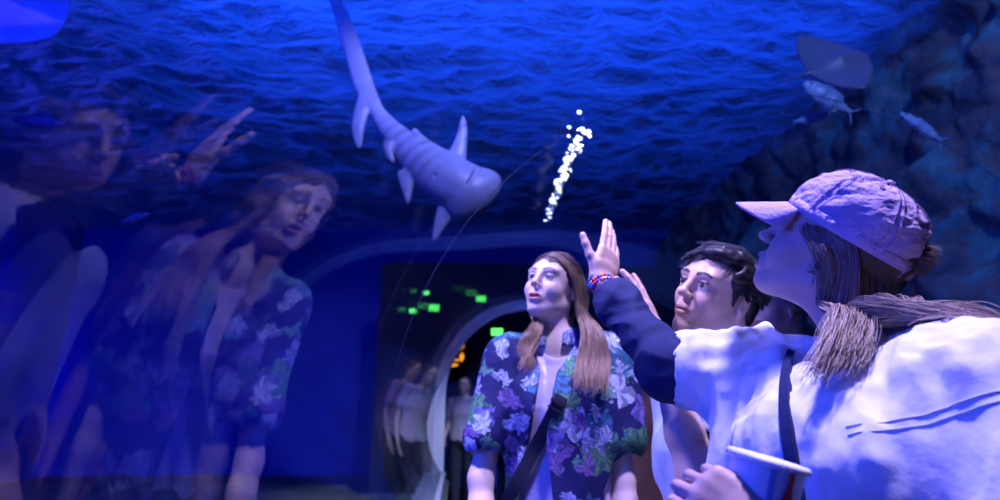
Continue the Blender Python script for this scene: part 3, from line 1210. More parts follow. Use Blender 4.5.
# ================================================================== man with raised hand
def man():
    K_ = .925
    nr = lambda p: CAM + (np.array(p) - CAM) * K_
    hf = Frame(nr((.671, 1.402, 1.486)), rot(206, 9, -22))
    f = np.array([math.cos(math.radians(200)), math.sin(math.radians(200)), 0])
    l = np.array([-f[1], f[0], 0])
    nk = hf.o + np.array([.034, .023, -.171])
    shL = nk + l * .185 - [0, 0, .045]
    shR = nk - l * .185 - [0, 0, .045]
    elL, wrL = at(697, 478, 1.17), at(659, 340, 1.215)
    elR = shR + np.array([-.02, -.03, -.29])
    wrR = elR + np.array([-.19, -.12, -.10])
    hL = Frame(wrL, axes(at(638, 290, 1.225) - wrL, (.75, -.55, .1)))
    hR = Frame(wrR, axes((-1, -.6, -.3), (0, 0, 1)))
    J = dict(head=hf, neck=nk, shL=shL, shR=shR, elL=elL, elR=elR, wrL=wrL, wrR=wrR, w=1.02, arm=1.02,
             chest=nk + [-.005, 0, -.19], waist=nk + [.005, .01, -.33], hip=nk + [.005, .01, -.45],
             handL=dict(fr=hL, side=-1, sc=1.0, curl=(4, 8, 14, 20), spread=(11, 0, -6, -12), thumb=(.6, .75, -.3)),
             handR=dict(fr=hR, side=1, sc=1.0))
    body = body_sdf(J, True)
    skin = np.array((.55, .37, .31))
    fc = face_color(hf, skin, (.34, .14, .13), (.012, .01, .012), True, gaze=(1, -.10, .10), iris=(.02, .013, .01))

    def colf(V):
        C = np.tile(skin, (len(V), 1)) * (1 + .05 * vnoise(V * 25, 3))[:, None]
        m = np.linalg.norm(V - hf.o, axis=1) < .15
        C[m] = fc(V[m], C[m])
        return C
    p = sdf_obj('person', body, H, M_skin, None, colf)
    tag(p, 'young man with short dark hair looking up, one hand raised, pale T-shirt', 'person')
    trousers_and_shoes(J, p)
    s = SDF()
    s.ecap(nk - [0, 0, .05], J['chest'], l, .15, .20, .09, .15, k=.05)
    s.ecap(J['chest'], J['hip'] - [0, 0, .03], l, .20, .20, .15, .155, k=.05)
    s.cap(nk - [0, 0, .02], shL, .055, .062, k=.05)
    s.cap(nk - [0, 0, .02], shR, .055, .062, k=.05)
    e1 = shL * .35 + elL * .65
    s.cap(shL, e1, .066, .070, k=.04)
    e2 = shR * .35 + elR * .65
    s.cap(shR, e2, .066, .074, k=.04)
    fo = folds(33, .010, 8, (1.2, 1.2, .5))
    s.disp = lambda P: fo(P)
    s.cap(e1 + unit(elL - shL) * .03, e1 + unit(elL - shL) * .14, .054, .07, k=.006, kind='s')
    s.cap(e2 + unit(elR - shR) * .03, e2 + unit(elR - shR) * .14, .056, .07, k=.006, kind='s')
    s.ell(nk + [-.01, 0, .04], (.07, .07, .05), k=.01, kind='s')
    sdf_obj('t_shirt', s, .005, M_boyshirt, p)
    # hair: thick, short and dark
    hc = SDF()
    hc.ell((-.022, 0, .042), (.096, .078, .084), k=.01, fr=hf)
    hc.ell((.030, .010, .094), (.056, .052, .026), k=.02, fr=hf)
    hc.ell((-.062, 0, -.015), (.046, .064, .065), k=.02, fr=hf)
    hc.ell((.108, 0, .010), (.062, .080, .064), k=.008, fr=hf, kind='s')
    hc.ell((.050, 0, -.055), (.070, .10, .070), k=.01, fr=hf, kind='s')
    for sg in (1, -1):
        hc.ell((.004, sg * .070, .042), (.036, .013, .034), k=.015, fr=hf)
        hc.ell((.018, sg * .072, .010), (.010, .006, .026), k=.006, fr=hf)
        hc.ell((-.004, sg * .084, -.008), (.024, .018, .034), k=.006, fr=hf, kind='s')
    hc.disp = lambda P: .004 * vnoise(P * 70, 3)
    ho = sdf_obj('hair', hc, .003, M_hair, p, lambda V: np.tile((.010, .009, .014), (len(V), 1)))
    rng = np.random.default_rng(8)
    R0, D0, Ls = [], [], []
    while len(R0) < 5000:
        az = rng.uniform(0, 2 * math.pi)
        el = math.asin(rng.uniform(-.25, 1))
        ca, sa = math.cos(az), math.sin(az)
        q = np.array([-.020 + .095 * ca * math.cos(el), .078 * sa * math.cos(el), .042 + .084 * math.sin(el) + (.008 if ca > 0 else 0) * math.sin(el)])
        if q[0] > .034 and q[2] < .086:
            continue
        if q[2] < .012 and q[0] > -.035:
            continue
        if q[0] > .012 and q[2] < .045:
            continue
        R0.append(hf.w(q))
        D0.append(hf.R @ unit(np.array([ca * math.cos(el), sa * math.cos(el) - .1, math.sin(el)]) * .34 + np.array([.9 if q[2] > .07 else -.35, -.55 * (q[2] > .07), -.40])))
        Ls.append(rng.uniform(.5, 1.15) * (1.15 if q[2] > .07 else .55))
    V, F, C = strands('x', R0, D0, 9, .0042, [], p, radius=.0014, gravity=.06, noise=.22, lengths=np.array(Ls) * 1.25, colors=((.008, .008, .014), (.035, .034, .055)), seed=3, clump=.75)
    link('hair_locks', np_mesh('hair_locks', V, F, C), M_hair, ho)
    return p, J


# ================================================================== woman in the floral shirt
def floral_material():
    m, nt, b, out = new_mat('floral_print_cotton')
    N = nt.nodes.new
    L = nt.links.new
    tc = N('ShaderNodeTexCoord')
    mp = N('ShaderNodeMapping')
    mp.inputs['Scale'].default_value = (1, .35, 1)
    L(tc.outputs['Object'], mp.inputs['Vector'])
    ns = N('ShaderNodeTexNoise')
    ns.inputs['Scale'].default_value = 22
    ns.inputs['Detail'].default_value = 4
    L(mp.outputs[0], ns.inputs['Vector'])
    ofs = N('ShaderNodeVectorMath')
    ofs.operation = 'SCALE'
    ofs.inputs['Scale'].default_value = .085
    L(ns.outputs['Color'], ofs.inputs[0])
    add = N('ShaderNodeVectorMath')
    L(mp.outputs[0], add.inputs[0])
    L(ofs.outputs[0], add.inputs[1])

    def M(op, a, b_=None, c=None):
        n = N('ShaderNodeMath')
        n.operation = op
        for i, v in enumerate((a, b_, c)):
            if v is None:
                continue
            if isinstance(v, (int, float)):
                n.inputs[i].default_value = v
            else:
                L(v, n.inputs[i])
        return n.outputs[0]

    def mix(fac, A, Bc):
        n = N('ShaderNodeMix')
        n.data_type = 'RGBA'
        for s_, v in (('Factor', fac), ('A', A), ('B', Bc)):
            if isinstance(v, (tuple, list)):
                n.inputs[s_].default_value = (*v, 1)
            elif isinstance(v, (int, float)):
                n.inputs[s_].default_value = v
            else:
                L(v, n.inputs[s_])
        return n.outputs['Result']
    base = (.010, .012, .085)
    cur = base
    for scale, seed, thr, palette, veins, width in (
            (8.5, 0.0, .066, [(.09, .34, .16), (.14, .44, .32), (.05, .20, .36), (.10, .30, .14)], 13.0, .36),
            (7.0, 3.7, .048, [(.22, .17, .60), (.42, .09, .28), (.55, .62, .90), (.16, .14, .55)], 5.0, .42),
            (15.0, 7.9, .030, [(.50, .60, .85), (.16, .42, .28), (.22, .14, .42), (.32, .38, .78)], 7.0, .38)):
        sh = N('ShaderNodeVectorMath')
        sh.inputs[1].default_value = (seed, seed * .7, seed * 1.3)
        L(add.outputs[0], sh.inputs[0])
        vo = N('ShaderNodeTexVoronoi')
        vo.inputs['Scale'].default_value = scale
        vo.inputs['Randomness'].default_value = .85
        L(sh.outputs[0], vo.inputs['Vector'])
        sub = N('ShaderNodeVectorMath')
        sub.operation = 'SUBTRACT'
        L(sh.outputs[0], sub.inputs[0])
        # voronoi position is in unscaled space
        L(vo.outputs['Position'], sub.inputs[1])
        sp = N('ShaderNodeSeparateXYZ')
        L(sub.outputs[0], sp.inputs[0])
        ang = M('ARCTAN2', sp.outputs['X'], sp.outputs['Z'])
        r = N('ShaderNodeVectorMath')
        r.operation = 'LENGTH'
        L(sub.outputs[0], r.inputs[0])
        rr = r.outputs['Value']
        ray = M('SINE', M('MULTIPLY', ang, veins))
        lobes = M('MULTIPLY_ADD', M('ABSOLUTE', M('SINE', M('MULTIPLY', ang, veins / 2))), .12 if veins > 10 else .30, .95 if veins > 10 else .80)
        mask = M('LESS_THAN', rr, M('MULTIPLY', lobes, thr))
        cs = N('ShaderNodeSeparateColor')
        L(vo.outputs['Color'], cs.inputs[0])
        ramp = N('ShaderNodeValToRGB')
        ramp.color_ramp.interpolation = 'CONSTANT'
        for i, c in enumerate(palette):
            e = ramp.color_ramp.elements[i] if i < 2 else ramp.color_ramp.elements.new(i / 4)
            e.position = i / 4
            e.color = (*c, 1)
        L(cs.outputs[0], ramp.inputs[0])
        vein = M('GREATER_THAN', ray, 1 - width * 2)
        col = mix(vein, ramp.outputs[0], mix(.62, ramp.outputs[0], (.01, .015, .06)))
        pres = M('GREATER_THAN', cs.outputs[1], .18)
        cur = mix(M('MULTIPLY', mask, pres), cur, col)
    n9 = N('ShaderNodeTexNoise')
    n9.inputs['Scale'].default_value = 45
    n9.inputs['Detail'].default_value = 5
    L(mp.outputs[0], n9.inputs['Vector'])
    fade = M('MULTIPLY_ADD', n9.outputs['Fac'], 1.6, -.30)
    fin = mix(fade, cur, mix(.6, cur, base))
    L(fin, b.inputs['Base Color'])
    b.inputs['Roughness'].default_value = .75
    b.inputs['Specular IOR Level'].default_value = .25
    return m


def woman_floral():
    hf = Frame((.297, 1.752, 1.572), rot(231, 11, -8))
    f = unit([-.22, -1, 0])
    l = np.array([-f[1], f[0], 0])           # her left = image right
    nk = np.array([.318, 1.775, 1.405])
    shL, shR = nk + l * .168 - [0, 0, .045], nk - l * .168 - [0, 0, .045]
    elL = at(622, 478, 1.70)
    elR = at(481, 478, 1.74)
    wrL = elL + np.array([.0, -.06, -.235])
    wrR = elR + np.array([-.0, -.07, -.235])
    hL = Frame(wrL, axes((0, -.2, -1), (1, .2, 0)))
    hR = Frame(wrR, axes((0, -.2, -1), (-1, .2, 0)))
    J = dict(head=hf, neck=nk, shL=shL, shR=shR, elL=elL, elR=elR, wrL=wrL, wrR=wrR, w=.92, arm=.95, mouth=.35,
             chest=nk + [0, .0, -.20], waist=nk + [0, .0, -.36], hip=nk + [0, .01, -.50],
             handL=dict(fr=hL, side=-1, sc=.92), handR=dict(fr=hR, side=1, sc=.92))
    body = body_sdf(J)
    skin = np.array((.74, .57, .52))
    fc = face_color(hf, skin, (.44, .15, .17), (.05, .032, .026), gaze=(1, .05, .22), iris=(.03, .05, .08), mouth=.35)

    def colf(V):
        C = np.tile(skin, (len(V), 1)) * (1 + .04 * vnoise(V * 25, 3))[:, None]
        m = np.linalg.norm(V - hf.o, axis=1) < .15
        C[m] = fc(V[m], C[m])
        return C
    p = sdf_obj('person', body, H, M_skin, None, colf)
    tag(p, 'woman with long straight brown hair in a dark floral short-sleeved shirt', 'person')
    trousers_and_shoes(J, p)
    # inner top
    u = SDF()
    u.ecap(nk - [0, 0, .075], J['chest'], l, .135, .155, .085, .122, k=.05)
    u.ecap(J['chest'], J['hip'] - [0, 0, .02], l, .155, .16, .122, .125, k=.05)
    u.ell(nk - f * -.06 + [0, 0, .0], (.06, .06, .06), k=.01, kind='s')
    fo = folds(71, .005, 11, (1.2, 1.2, .5))
    u.disp = lambda P: fo(P)
    sdf_obj('lavender_top', u, .005, M_lav, p)
    # open shirt
    s = SDF()
    s.ecap(nk - [0, 0, .04], J['chest'], l, .15, .185, .085, .142, k=.05)
    s.ecap(J['chest'], J['hip'] - [0, 0, .06], l, .185, .205, .142, .155, k=.05)
    s.cap(nk - [0, 0, .02], shL, .055, .062, k=.05)
    s.cap(nk - [0, 0, .02], shR, .055, .062, k=.05)
    for sh, el in ((shL, elL), (shR, elR)):
        e = sh * .32 + el * .68
        s.cap(sh, e, .068, .078, k=.035)
    # collar leaves
    for sg in (1, -1):
        s.ecap(nk + l * sg * .045 + f * .045 + [0, 0, .012], nk + l * sg * .075 + f * .10 - [0, 0, .055], unit(l * .8 + f * .2), .018, .030, .008, .008, k=.006)
    fo2 = folds(51, .0095, 8, (1.2, 1.2, .5))
    s.disp = lambda P: fo2(P)
    for sh, el in ((shL, elL), (shR, elR)):
        e = sh * .32 + el * .68
        d = unit(el - sh)
        s.cap(e + d * .045, e + d * .15, .062, .085, k=.005, kind='s')
    s.ell(nk + f * .01 + [0, 0, .03], (.062, .062, .055), k=.008, kind='s')
    # front opening: a slit through to the top beneath, widening to the hem
    fr = Frame(nk, np.array([l, f, [0, 0, 1]]).T)

    def slit(P):
        q = fr.l(P)
        z = -q[:, 2]
        cx = -.012 - .055 * np.clip(z / .3, 0, 1.6) + .03 * np.clip((z - .3) / .2, 0, 1)
        hw = .034 + .055 * np.clip((.10 - z) / .12, 0, 1) + .030 * np.clip((z - .26) / .22, 0, 1) - .004
        hw = np.where(z < .02, .03, hw)
        d = np.abs(q[:, 0] - cx) - hw
        return np.maximum(d, .02 - q[:, 1])
    s.op('s', slit, nk - [0, 0, .25], .6, .006)
    SH = s
    sdf_obj('floral_shirt', s, .0045, floral_material(), p)
    # crossbody strap
    pts = [at(562, 396, 1.56), at(548, 424, 1.56), at(532, 455, 1.56), at(514, 488, 1.56), at(500, 515, 1.56)]
    path = []
    for a, b in zip(pts[:-1], pts[1:]):
        for t in np.linspace(0, 1, 8, endpoint=False):
            path.append(a * (1 - t) + b * t)
    path = np.array(path + [pts[-1]])
    ray = path - CAM
    tl = np.linspace(.75, 1.25, 600)
    for i in range(len(path)):
        Q = CAM + tl[:, None] * ray[i]
        dd = np.minimum(u.eval(Q), s.eval(Q))
        hit = int(np.argmax(dd < .004))
        path[i] = Q[hit] if dd[hit] < .004 else path[i]
    for _ in range(40):
        path[1:-1] = (path[:-2] + 2 * path[1:-1] + path[2:]) / 4
    path = path + f * .006
    nrm = np.tile(f, (len(path), 1))
    T = np.gradient(path, axis=0)
    T /= np.linalg.norm(T, axis=1)[:, None]
    W = np.cross(T, nrm)
    W /= np.linalg.norm(W, axis=1)[:, None]
    hw = .019
    V = np.stack([path - W * hw - nrm * .004, path - W * hw + nrm * .004, path + W * hw + nrm * .004, path + W * hw - nrm * .004], 1).reshape(-1, 3)
    n = len(path)
    F = [(i * 4 + k, i * 4 + (k + 1) % 4, (i + 1) * 4 + (k + 1) % 4, (i + 1) * 4 + k) for i in range(n - 1) for k in range(4)] + [(3, 2, 1, 0), (n * 4 - 4, n * 4 - 3, n * 4 - 2, n * 4 - 1)]
    st = link('bag_strap', py_mesh('bag_strap', V, F), M_strap, p, smooth=False)
    q = path[2]
    Rb = np.array([W[2], nrm[2], T[2]]).T
    link('strap_buckle', py_mesh('strap_buckle', *join([p_box(q + nrm[2] * .006, (.046, .006, .010), Rb), p_box(q + nrm[2] * .006 + T[2] * .02, (.046, .006, .006), Rb)])), M_dark, st, smooth=False)
    # hair
    faceguard = SDF()
    faceguard.ops = body.ops
    W = hf.w

    def scalp(x, sg, v):
        return W((x, sg * .004, .040 + .087 * math.sqrt(max(.02, 1 - ((x + .016) / .099) ** 2))))

    def surf(x, y):
        return W((x, y, .038 + .087 * math.sqrt(max(.01, 1 - ((x + .016) / .100) ** 2 - (y / .079) ** 2))))
    X = lambda u: .068 - .148 * u
    lx = lambda x, e: -.016 + (x + .016) * e
    groups = [
        dict(n=2300, root=lambda u, v: scalp(X(u), 1, v), k=[lambda u, v: surf(lx(X(u), .92), .040), lambda u, v: W((lx(X(u), .66) - .004, .080, .036)), lambda u, v: W((lx(X(u), .45) - .028, .090, -.045)),
             lambda u, v: at(583 + 18 * u, 332, 1.66 - .03 * v), lambda u, v: at(578 + 30 * u, 362, 1.61), lambda u, v: at(572 + 30 * u + 6 * v, 380 + 14 * v, 1.58)]),
        dict(n=1300, root=lambda u, v: scalp(X(u), -1, v), k=[lambda u, v: surf(lx(X(u), .92), -.040), lambda u, v: W((lx(X(u), .66) - .006, -.080, .036)), lambda u, v: W((lx(X(u), .45) - .030, -.088, -.045)),
             lambda u, v: at(540 - 8 * u, 328, 1.70 - .03 * v), lambda u, v: at(532 - 12 * u, 348, 1.64), lambda u, v: at(520 + 18 * u, 362 + 10 * v, 1.61)]),
        dict(n=1500, root=lambda u, v: W((-.05 - .055 * v, (u * 2 - 1) * .05, .10 - .05 * v)), k=[lambda u, v: W((-.105, (u * 2 - 1) * .07, .02)), lambda u, v: W((-.100, (u * 2 - 1) * .08, -.07)),
             lambda u, v: nk - f * .09 + l * (u * 2 - 1) * .10 + np.array([0, 0, -.02]), lambda u, v: nk - f * .12 + l * (u * 2 - 1) * .12 - np.array([0, 0, .14]), lambda u, v: nk - f * .13 + l * (u * 2 - 1) * .12 - np.array([0, 0, .27])]),
    ]
    V, F, C = guided('hair', groups, [(faceguard, .004), (SH, .006)], radius=.0012, colors=((.085, .050, .040), (.42, .28, .20)), seed=41, wave=.002, clump=.5, steps=40)
    ho = link('hair', np_mesh('hair', V, F, C), M_hair, p)
    ho['label'] = 'long brown hair with blond tips'
    hc = SDF()
    hc.ell((-.014, 0, .042), (.102, .081, .088), k=.01, fr=hf)
    hc.ell((-.046, 0, -.04), (.052, .070, .085), k=.03, fr=hf)
    hc.ell((.110, 0, -.004), (.064, .080, .068), k=.01, fr=hf, kind='s')
    hc.ell((.060, 0, -.07), (.068, .10, .085), k=.01, fr=hf, kind='s')
    hc.disp = lambda P: .002 * vnoise(P * 80, 3)
    sdf_obj('hair_mass', hc, .004, M_hair, ho, lambda V: np.tile((.06, .036, .03), (len(V), 1)))
    return p, J


capw, JA, SHA = woman_in_cap()
boy, JB = man()
flo, JC = woman_floral()


# ================================================================== paper cup held by the woman in the cap
def paper_cup():
    c = at(768, 458, .610)
    ax = unit(np.array([0, -.09, 1.0]) + RGT * .26)          # lid normal, tipped towards the camera's right
    R = axes(np.cross([0, 1, 0], ax), ax)
    R = np.array([R[:, 0], R[:, 1], R[:, 2]]).T
    e = bpy.data.objects.new('paper_cup', None)
    COL.objects.link(e)
    base = c - ax * .105
    tag(e, 'white paper cup with lid and red bottle picture, held by woman in cap', 'cup')
    loc = np.array(base)
    e.location = loc
    rt, rb, h = .0380, .027, .105

    def rad(z):
        return rb + (rt - rb) * z / h
    O = np.zeros(3)
    v = p_lathe([(.0002, .004), (rb - .002, .004), (rb - .001, 0), (rb, 0)] + [(rad(z), z) for z in np.linspace(.002, h - .002, 12)] + [(rt - .001, h - .002)], O, R, 64)
    mw = mat('white_paper', (.72, .74, .82), .55, spec=.35)
    link('cup_body', py_mesh('cup_body', *v), mw, e)
    lid = p_lathe([(rt + .0005, h - .007), (rt + .003, h - .006), (rt + .0032, h - .001), (rt + .001, h + .0008), (rt - .004, h + .0012), (rt - .0055, h - .001), (.004, h - .0005), (.0002, h - .0005)], O, R, 64)
    lo = link('lid', py_mesh('lid', *lid), mat('white_plastic_lid', (.85, .86, .9), .35, spec=.5), e)
    knobs = []
    for i in range(34):
        w = 2 * math.pi * i / 34
        q = R @ np.array([(rt + .0032) * math.cos(w), (rt + .0032) * math.sin(w), h - .0036])
        knobs.append(p_box(q, (.0016, .0030, .0032), R @ rot(math.degrees(w), 0, 0)))
    link('lid_ridges', py_mesh('lid_ridges', *join(knobs)), lo.data.materials[0], lo, smooth=False)
    # printed pictures wrap on the paper: a red bottle, a thin dark line, a blue stripe

    def decal(name, outline, a0, m, off=.0006):
        """outline: list (z, half angle width, centre angle offset) rows."""
        V, F = [], []
        K = 8
        for z, hwid, ca in outline:
            for k in range(K + 1):
                w = a0 + ca + (k / K * 2 - 1) * hwid
                V.append(R @ np.array([(rad(z) + off) * math.cos(w), (rad(z) + off) * math.sin(w), z]))
        for j in range(len(outline) - 1):
            for k in range(K):
                a = j * (K + 1) + k
                F.append((a, a + 1, a + K + 2, a + K + 1))
        return link(name, py_mesh(name, V, F), m, e)
    tocam = R.T @ (CAM - base)
    rtv = R.T @ RGT
    a_cam = math.atan2(tocam[1], tocam[0])
    s = 1 if math.cos(a_cam + 1) * rtv[0] + math.sin(a_cam + 1) * rtv[1] > 0 else -1
    bot = []
    for t in np.linspace(0, 1, 22):
        z = .098 - t * .075
        w = .085 if t < .18 else .085 + (t - .18) / .22 * .12 if t < .40 else .205 + .02 * math.sin((t - .4) * 9)
        bot.append((z, w, 0))
    decal('bottle_picture', bot, a_cam + s * .70, mat('red_print', (.65, .012, .02), .5))
    decal('bottle_cap_picture', [(.0985, .10, 0), (.1025, .10, 0)], a_cam + s * .70, mat('dark_red_print', (.5, .01, .015), .5), .0007)
    decal('label_band', [(.052, .20, 0), (.046, .20, 0)], a_cam + s * .70, mat('pale_print', (.9, .6, .62), .5), .0009)
    decal('blue_stripe', [(.004, .07, 0), (.098, .07, 0)], a_cam + s * .18, mat('blue_print', (.15, .30, .60), .5))
    decal('dark_line', [(.004, .02, 0), (.060, .02, 0)], a_cam - s * .10, mat('black_print', (.02, .02, .05), .5))
    return e


paper_cup()


# ================================================================== simple distant and half-hidden visitors
def visitor(x, y, height, yaw, shirt, hairc, skin, label, h=.009, group=None, armout=False, long=False):
    k = height / 1.70
    f = np.array([math.cos(math.radians(yaw)), math.sin(math.radians(yaw)), 0])
    l = np.array([-f[1], f[0], 0])
    b = np.array([x, y, 0.0])
    z = lambda v: b + np.array([0, 0, v * k])
    hf = Frame(z(1.585), rot(yaw, 6, 0))
    nk = z(1.41)
    shL, shR = nk + l * .175 - [0, 0, .045], nk - l * .175 - [0, 0, .045]
    elL = shL + np.array([0, 0, -.28]) + l * .04
    elR = shR + np.array([0, 0, -.28]) - l * .04
    wrL, wrR = elL + f * .10 + [0, 0, -.22], elR + f * .16 + [0, 0, -.16]
    if armout:
        wrR = elR + f * .20 + l * .05 + [0, 0, .12]
    J = dict(head=hf, neck=nk, shL=shL, shR=shR, elL=elL, elR=elR, wrL=wrL, wrR=wrR, w=.95, chest=z(1.22), waist=z(1.05), hip=z(.90),
             handL=dict(fr=Frame(wrL, axes(wrL - elL, l)), side=1, sc=.95), handR=dict(fr=Frame(wrR, axes(wrR - elR, -l)), side=-1, sc=.95))
    s = body_sdf(J)
    sk = np.array(skin)
    fc = face_color(hf, sk, sk * [.8, .5, .5], hairc)

    def colf(V):
        C = np.tile(sk, (len(V), 1))
        m = np.linalg.norm(V - hf.o, axis=1) < .15
        C[m] = fc(V[m], C[m])
        return C
    p = sdf_obj('person', s, h, M_skin, None, colf)
    tag(p, label, 'person', group)
    trousers_and_shoes(J, p)
    t = SDF()
    t.ecap(nk - [0, 0, .04], J['chest'], l, .14, .175, .08, .13, k=.05)
    t.ecap(J['chest'], J['hip'], l, .175, .185, .13, .14, k=.05)
    for sh, el in ((shL, elL), (shR, elR)):
        e = sh * .4 + el * .6
        t.cap(nk - [0, 0, .02], sh, .055, .06, k=.04)
        t.cap(sh, e, .065, .07, k=.03)
        t.cap(e + unit(el - sh) * .05, e + unit(el - sh) * .16, .055, .07, k=.006, kind='s')
    t.ell(nk + f * .01 + [0, 0, .04], (.065, .065, .05), kind='s')
    fo = folds(5, .008, 8, (1, 1, .6))
    t.disp = lambda P: fo(P)
    sdf_obj('shirt', t, .009, mat('shirt_cloth', shirt, .85, bump=.2), p)
    q = SDF()
    q.ell((-.022, 0, .042), (.100, .083, .088), fr=hf)
    if long:
        q.ell((-.05, 0, -.06), (.045, .075, .12), k=.04, fr=hf)
    q.ell((.10, 0, .008), (.078, .09, .082), fr=hf, kind='s')
    q.ell((.055, 0, -.06), (.07, .1, .08), fr=hf, kind='s')
    q.disp = lambda P: .004 * vnoise(P * 50, 3)
    sdf_obj('hair', q, .006, M_hair, p, lambda V: np.tile(hairc, (len(V), 1)))
    return p


visitor(.08, 7.9, 1.62, 250, (.50, .46, .62), (.12, .10, .10), (.62, .48, .44), 'visitor in pale lavender top beyond the tunnel end', long=True)
visitor(.36, 8.3, 1.60, 215, (.42, .26, .45), (.10, .06, .05), (.60, .44, .40), 'visitor in mauve shirt behind the arm of floral-shirt woman', armout=True)
visitor(.82, 2.50, 1.60, 240, (.10, .045, .03), (.10, .06, .04), (.45, .25, .18), 'visitor in dark brown shirt standing behind the young man', long=True)
visitor(1.18, 2.02, 1.67, 200, (.25, .22, .30), (.30, .22, .16), (.55, .40, .34), 'visitor with light brown hair, hidden between young man and woman in cap', long=True)

# ================================================================== the tunnel
TX, TZ, TR, Y0, Y1 = 1.245, 1.02, 1.5, -2.4, 7.0
ZK = .50                                      # top of the side kerbs
A0 = math.asin((ZK - TZ) / TR)                # right start angle
A1 = math.pi - A0


def arc_pt(a, r, y):
    return (TX + r * math.cos(a), y, TZ + r * math.sin(a))


def acrylic(name, f0, gain):
    m = bpy.data.materials.new(name)
    m.use_nodes = True
    nt = m.node_tree
    nt.nodes.clear()
    N, L = nt.nodes.new, nt.links.new
    g = N('ShaderNodeNewGeometry')
    dt = N('ShaderNodeVectorMath')
    dt.operation = 'DOT_PRODUCT'
    L(g.outputs['Incoming'], dt.inputs[0])
    L(g.outputs['Normal'], dt.inputs[1])

    def M(op, a, b=None):
        n = N('ShaderNodeMath')
        n.operation = op
        for i, v in enumerate((a, b)):
            if v is None:
                continue
            if isinstance(v, (int, float)):
                n.inputs[i].default_value = v
            else:
                L(v, n.inputs[i])
        return n.outputs[0]
    c = M('ABSOLUTE', dt.outputs['Value'])
    p = M('POWER', M('SUBTRACT', 1.0, c), 5.0)
    fac = M('MINIMUM', M('MULTIPLY_ADD', p, 1 - f0), 1.0)
    fac.node.inputs[0].default_value = 0
    n = N('ShaderNodeMath')
    n.operation = 'MULTIPLY_ADD'
    L(p, n.inputs[0])
    n.inputs[1].default_value = (1 - f0) * gain
    n.inputs[2].default_value = f0
    mn = M('MINIMUM', n.outputs[0], 1.0)
    tr = N('ShaderNodeBsdfTransparent')
    tr.inputs['Color'].default_value = (.97, .985, 1, 1)
    gl = N('ShaderNodeBsdfGlossy')
    gl.inputs['Roughness'].default_value = 0.0
    gl.inputs['Color'].default_value = (1, 1, 1, 1)
    mx = N('ShaderNodeMixShader')
    L(mn, mx.inputs['Fac'])
    L(tr.outputs[0], mx.inputs[1])
    L(gl.outputs[0], mx.inputs[2])
    out = N('ShaderNodeOutputMaterial')
    L(mx.outputs[0], out.inputs['Surface'])
    return m


M_acr_in = acrylic('acrylic_air_face', .034, .85)
M_acr_out = acrylic('acrylic_water_face', .004, .5)


def vault():
    n, ny = 240, 2
    V, F, mi = [], [], []
    ys = np.linspace(Y0, Y1, ny + 1)
    for r in (TR, TR + .05):
        for y in ys:
            for i in range(n + 1):
                V.append(arc_pt(A0 + (A1 - A0) * i / n, r, y))
    off = (n + 1) * (ny + 1)
    for s_ in (0, 1):
        for j in range(ny):
            for i in range(n):
                a = s_ * off + j * (n + 1) + i
                q = (a, a + 1, a + n + 2, a + n + 1)
                F.append(q if s_ == 0 else q[::-1])
                mi.append(s_)
    me = py_mesh('ceiling', V, F)
    o = link('ceiling', me, M_acr_in)
    me.materials.append(M_acr_out)
    me.polygons.foreach_set('material_index', mi)
    o['kind'] = 'structure'
    o['label'] = 'curved clear acrylic vault of the underwater tunnel'


vault()


def rib(name, r0, r1, ya, yb, m, n=120, a0=None, a1=None):
    a0 = A0 - .2 if a0 is None else a0
    a1 = A1 + .2 if a1 is None else a1
    V, F = [], []
    for i in range(n + 1):
        a = a0 + (a1 - a0) * i / n
        V += [arc_pt(a, r0, ya), arc_pt(a, r0, yb), arc_pt(a, r1, yb), arc_pt(a, r1, ya)]
    for i in range(n):
        for k in range(4):
            k2 = (k + 1) % 4
            F.append((i * 4 + k, i * 4 + k2, i * 4 + 4 + k2, i * 4 + 4 + k))
    F += [(3, 2, 1, 0), (n * 4, n * 4 + 1, n * 4 + 2, n * 4 + 3)]
    o = link(name, py_mesh(name, V, F), m, smooth=False)
    o['kind'] = 'structure'
    return o


M_rib = mat('pale_grey_rib', (.50, .50, .52), .45, bump=.05, bscale=30)
M_seal = mat('grey_joint_seal', (.20, .24, .32), .4)
PX, PZ, PR = .90, 1.36, 1.175                 # round-headed portal at the tunnel's end


def portal_line(r, n=72):
    pts = [(PX + r, ZK - .25), (PX + r, (ZK + PZ) / 2)]
    pts += [(PX + r * math.cos(a), PZ + r * math.sin(a)) for a in np.linspace(0, math.pi, n)]
    return pts + [(PX - r, (ZK + PZ) / 2), (PX - r, ZK - .25)]


def portal_rib():
    V, F = [], []
    A_, B_ = portal_line(PR - .12), portal_line(PR + .01)
    for (x0, z0), (x1, z1) in zip(A_, B_):
        V += [(x0, Y1 - .04, z0), (x0, Y1 + .05, z0), (x1, Y1 + .05, z1), (x1, Y1 - .04, z1)]
    n = len(A_) - 1
    for i in range(n):
        for k in range(4):
            k2 = (k + 1) % 4
            F.append((i * 4 + k, i * 4 + k2, i * 4 + 4 + k2, i * 4 + 4 + k))
    F += [(3, 2, 1, 0), (n * 4, n * 4 + 1, n * 4 + 2, n * 4 + 3)]
    o = link('trim_1', py_mesh('trim_1', V, F), M_rib, smooth=False)
    o['kind'] = 'structure'
    o['label'] = 'pale grey arched rib framing the tunnel end'


portal_rib()
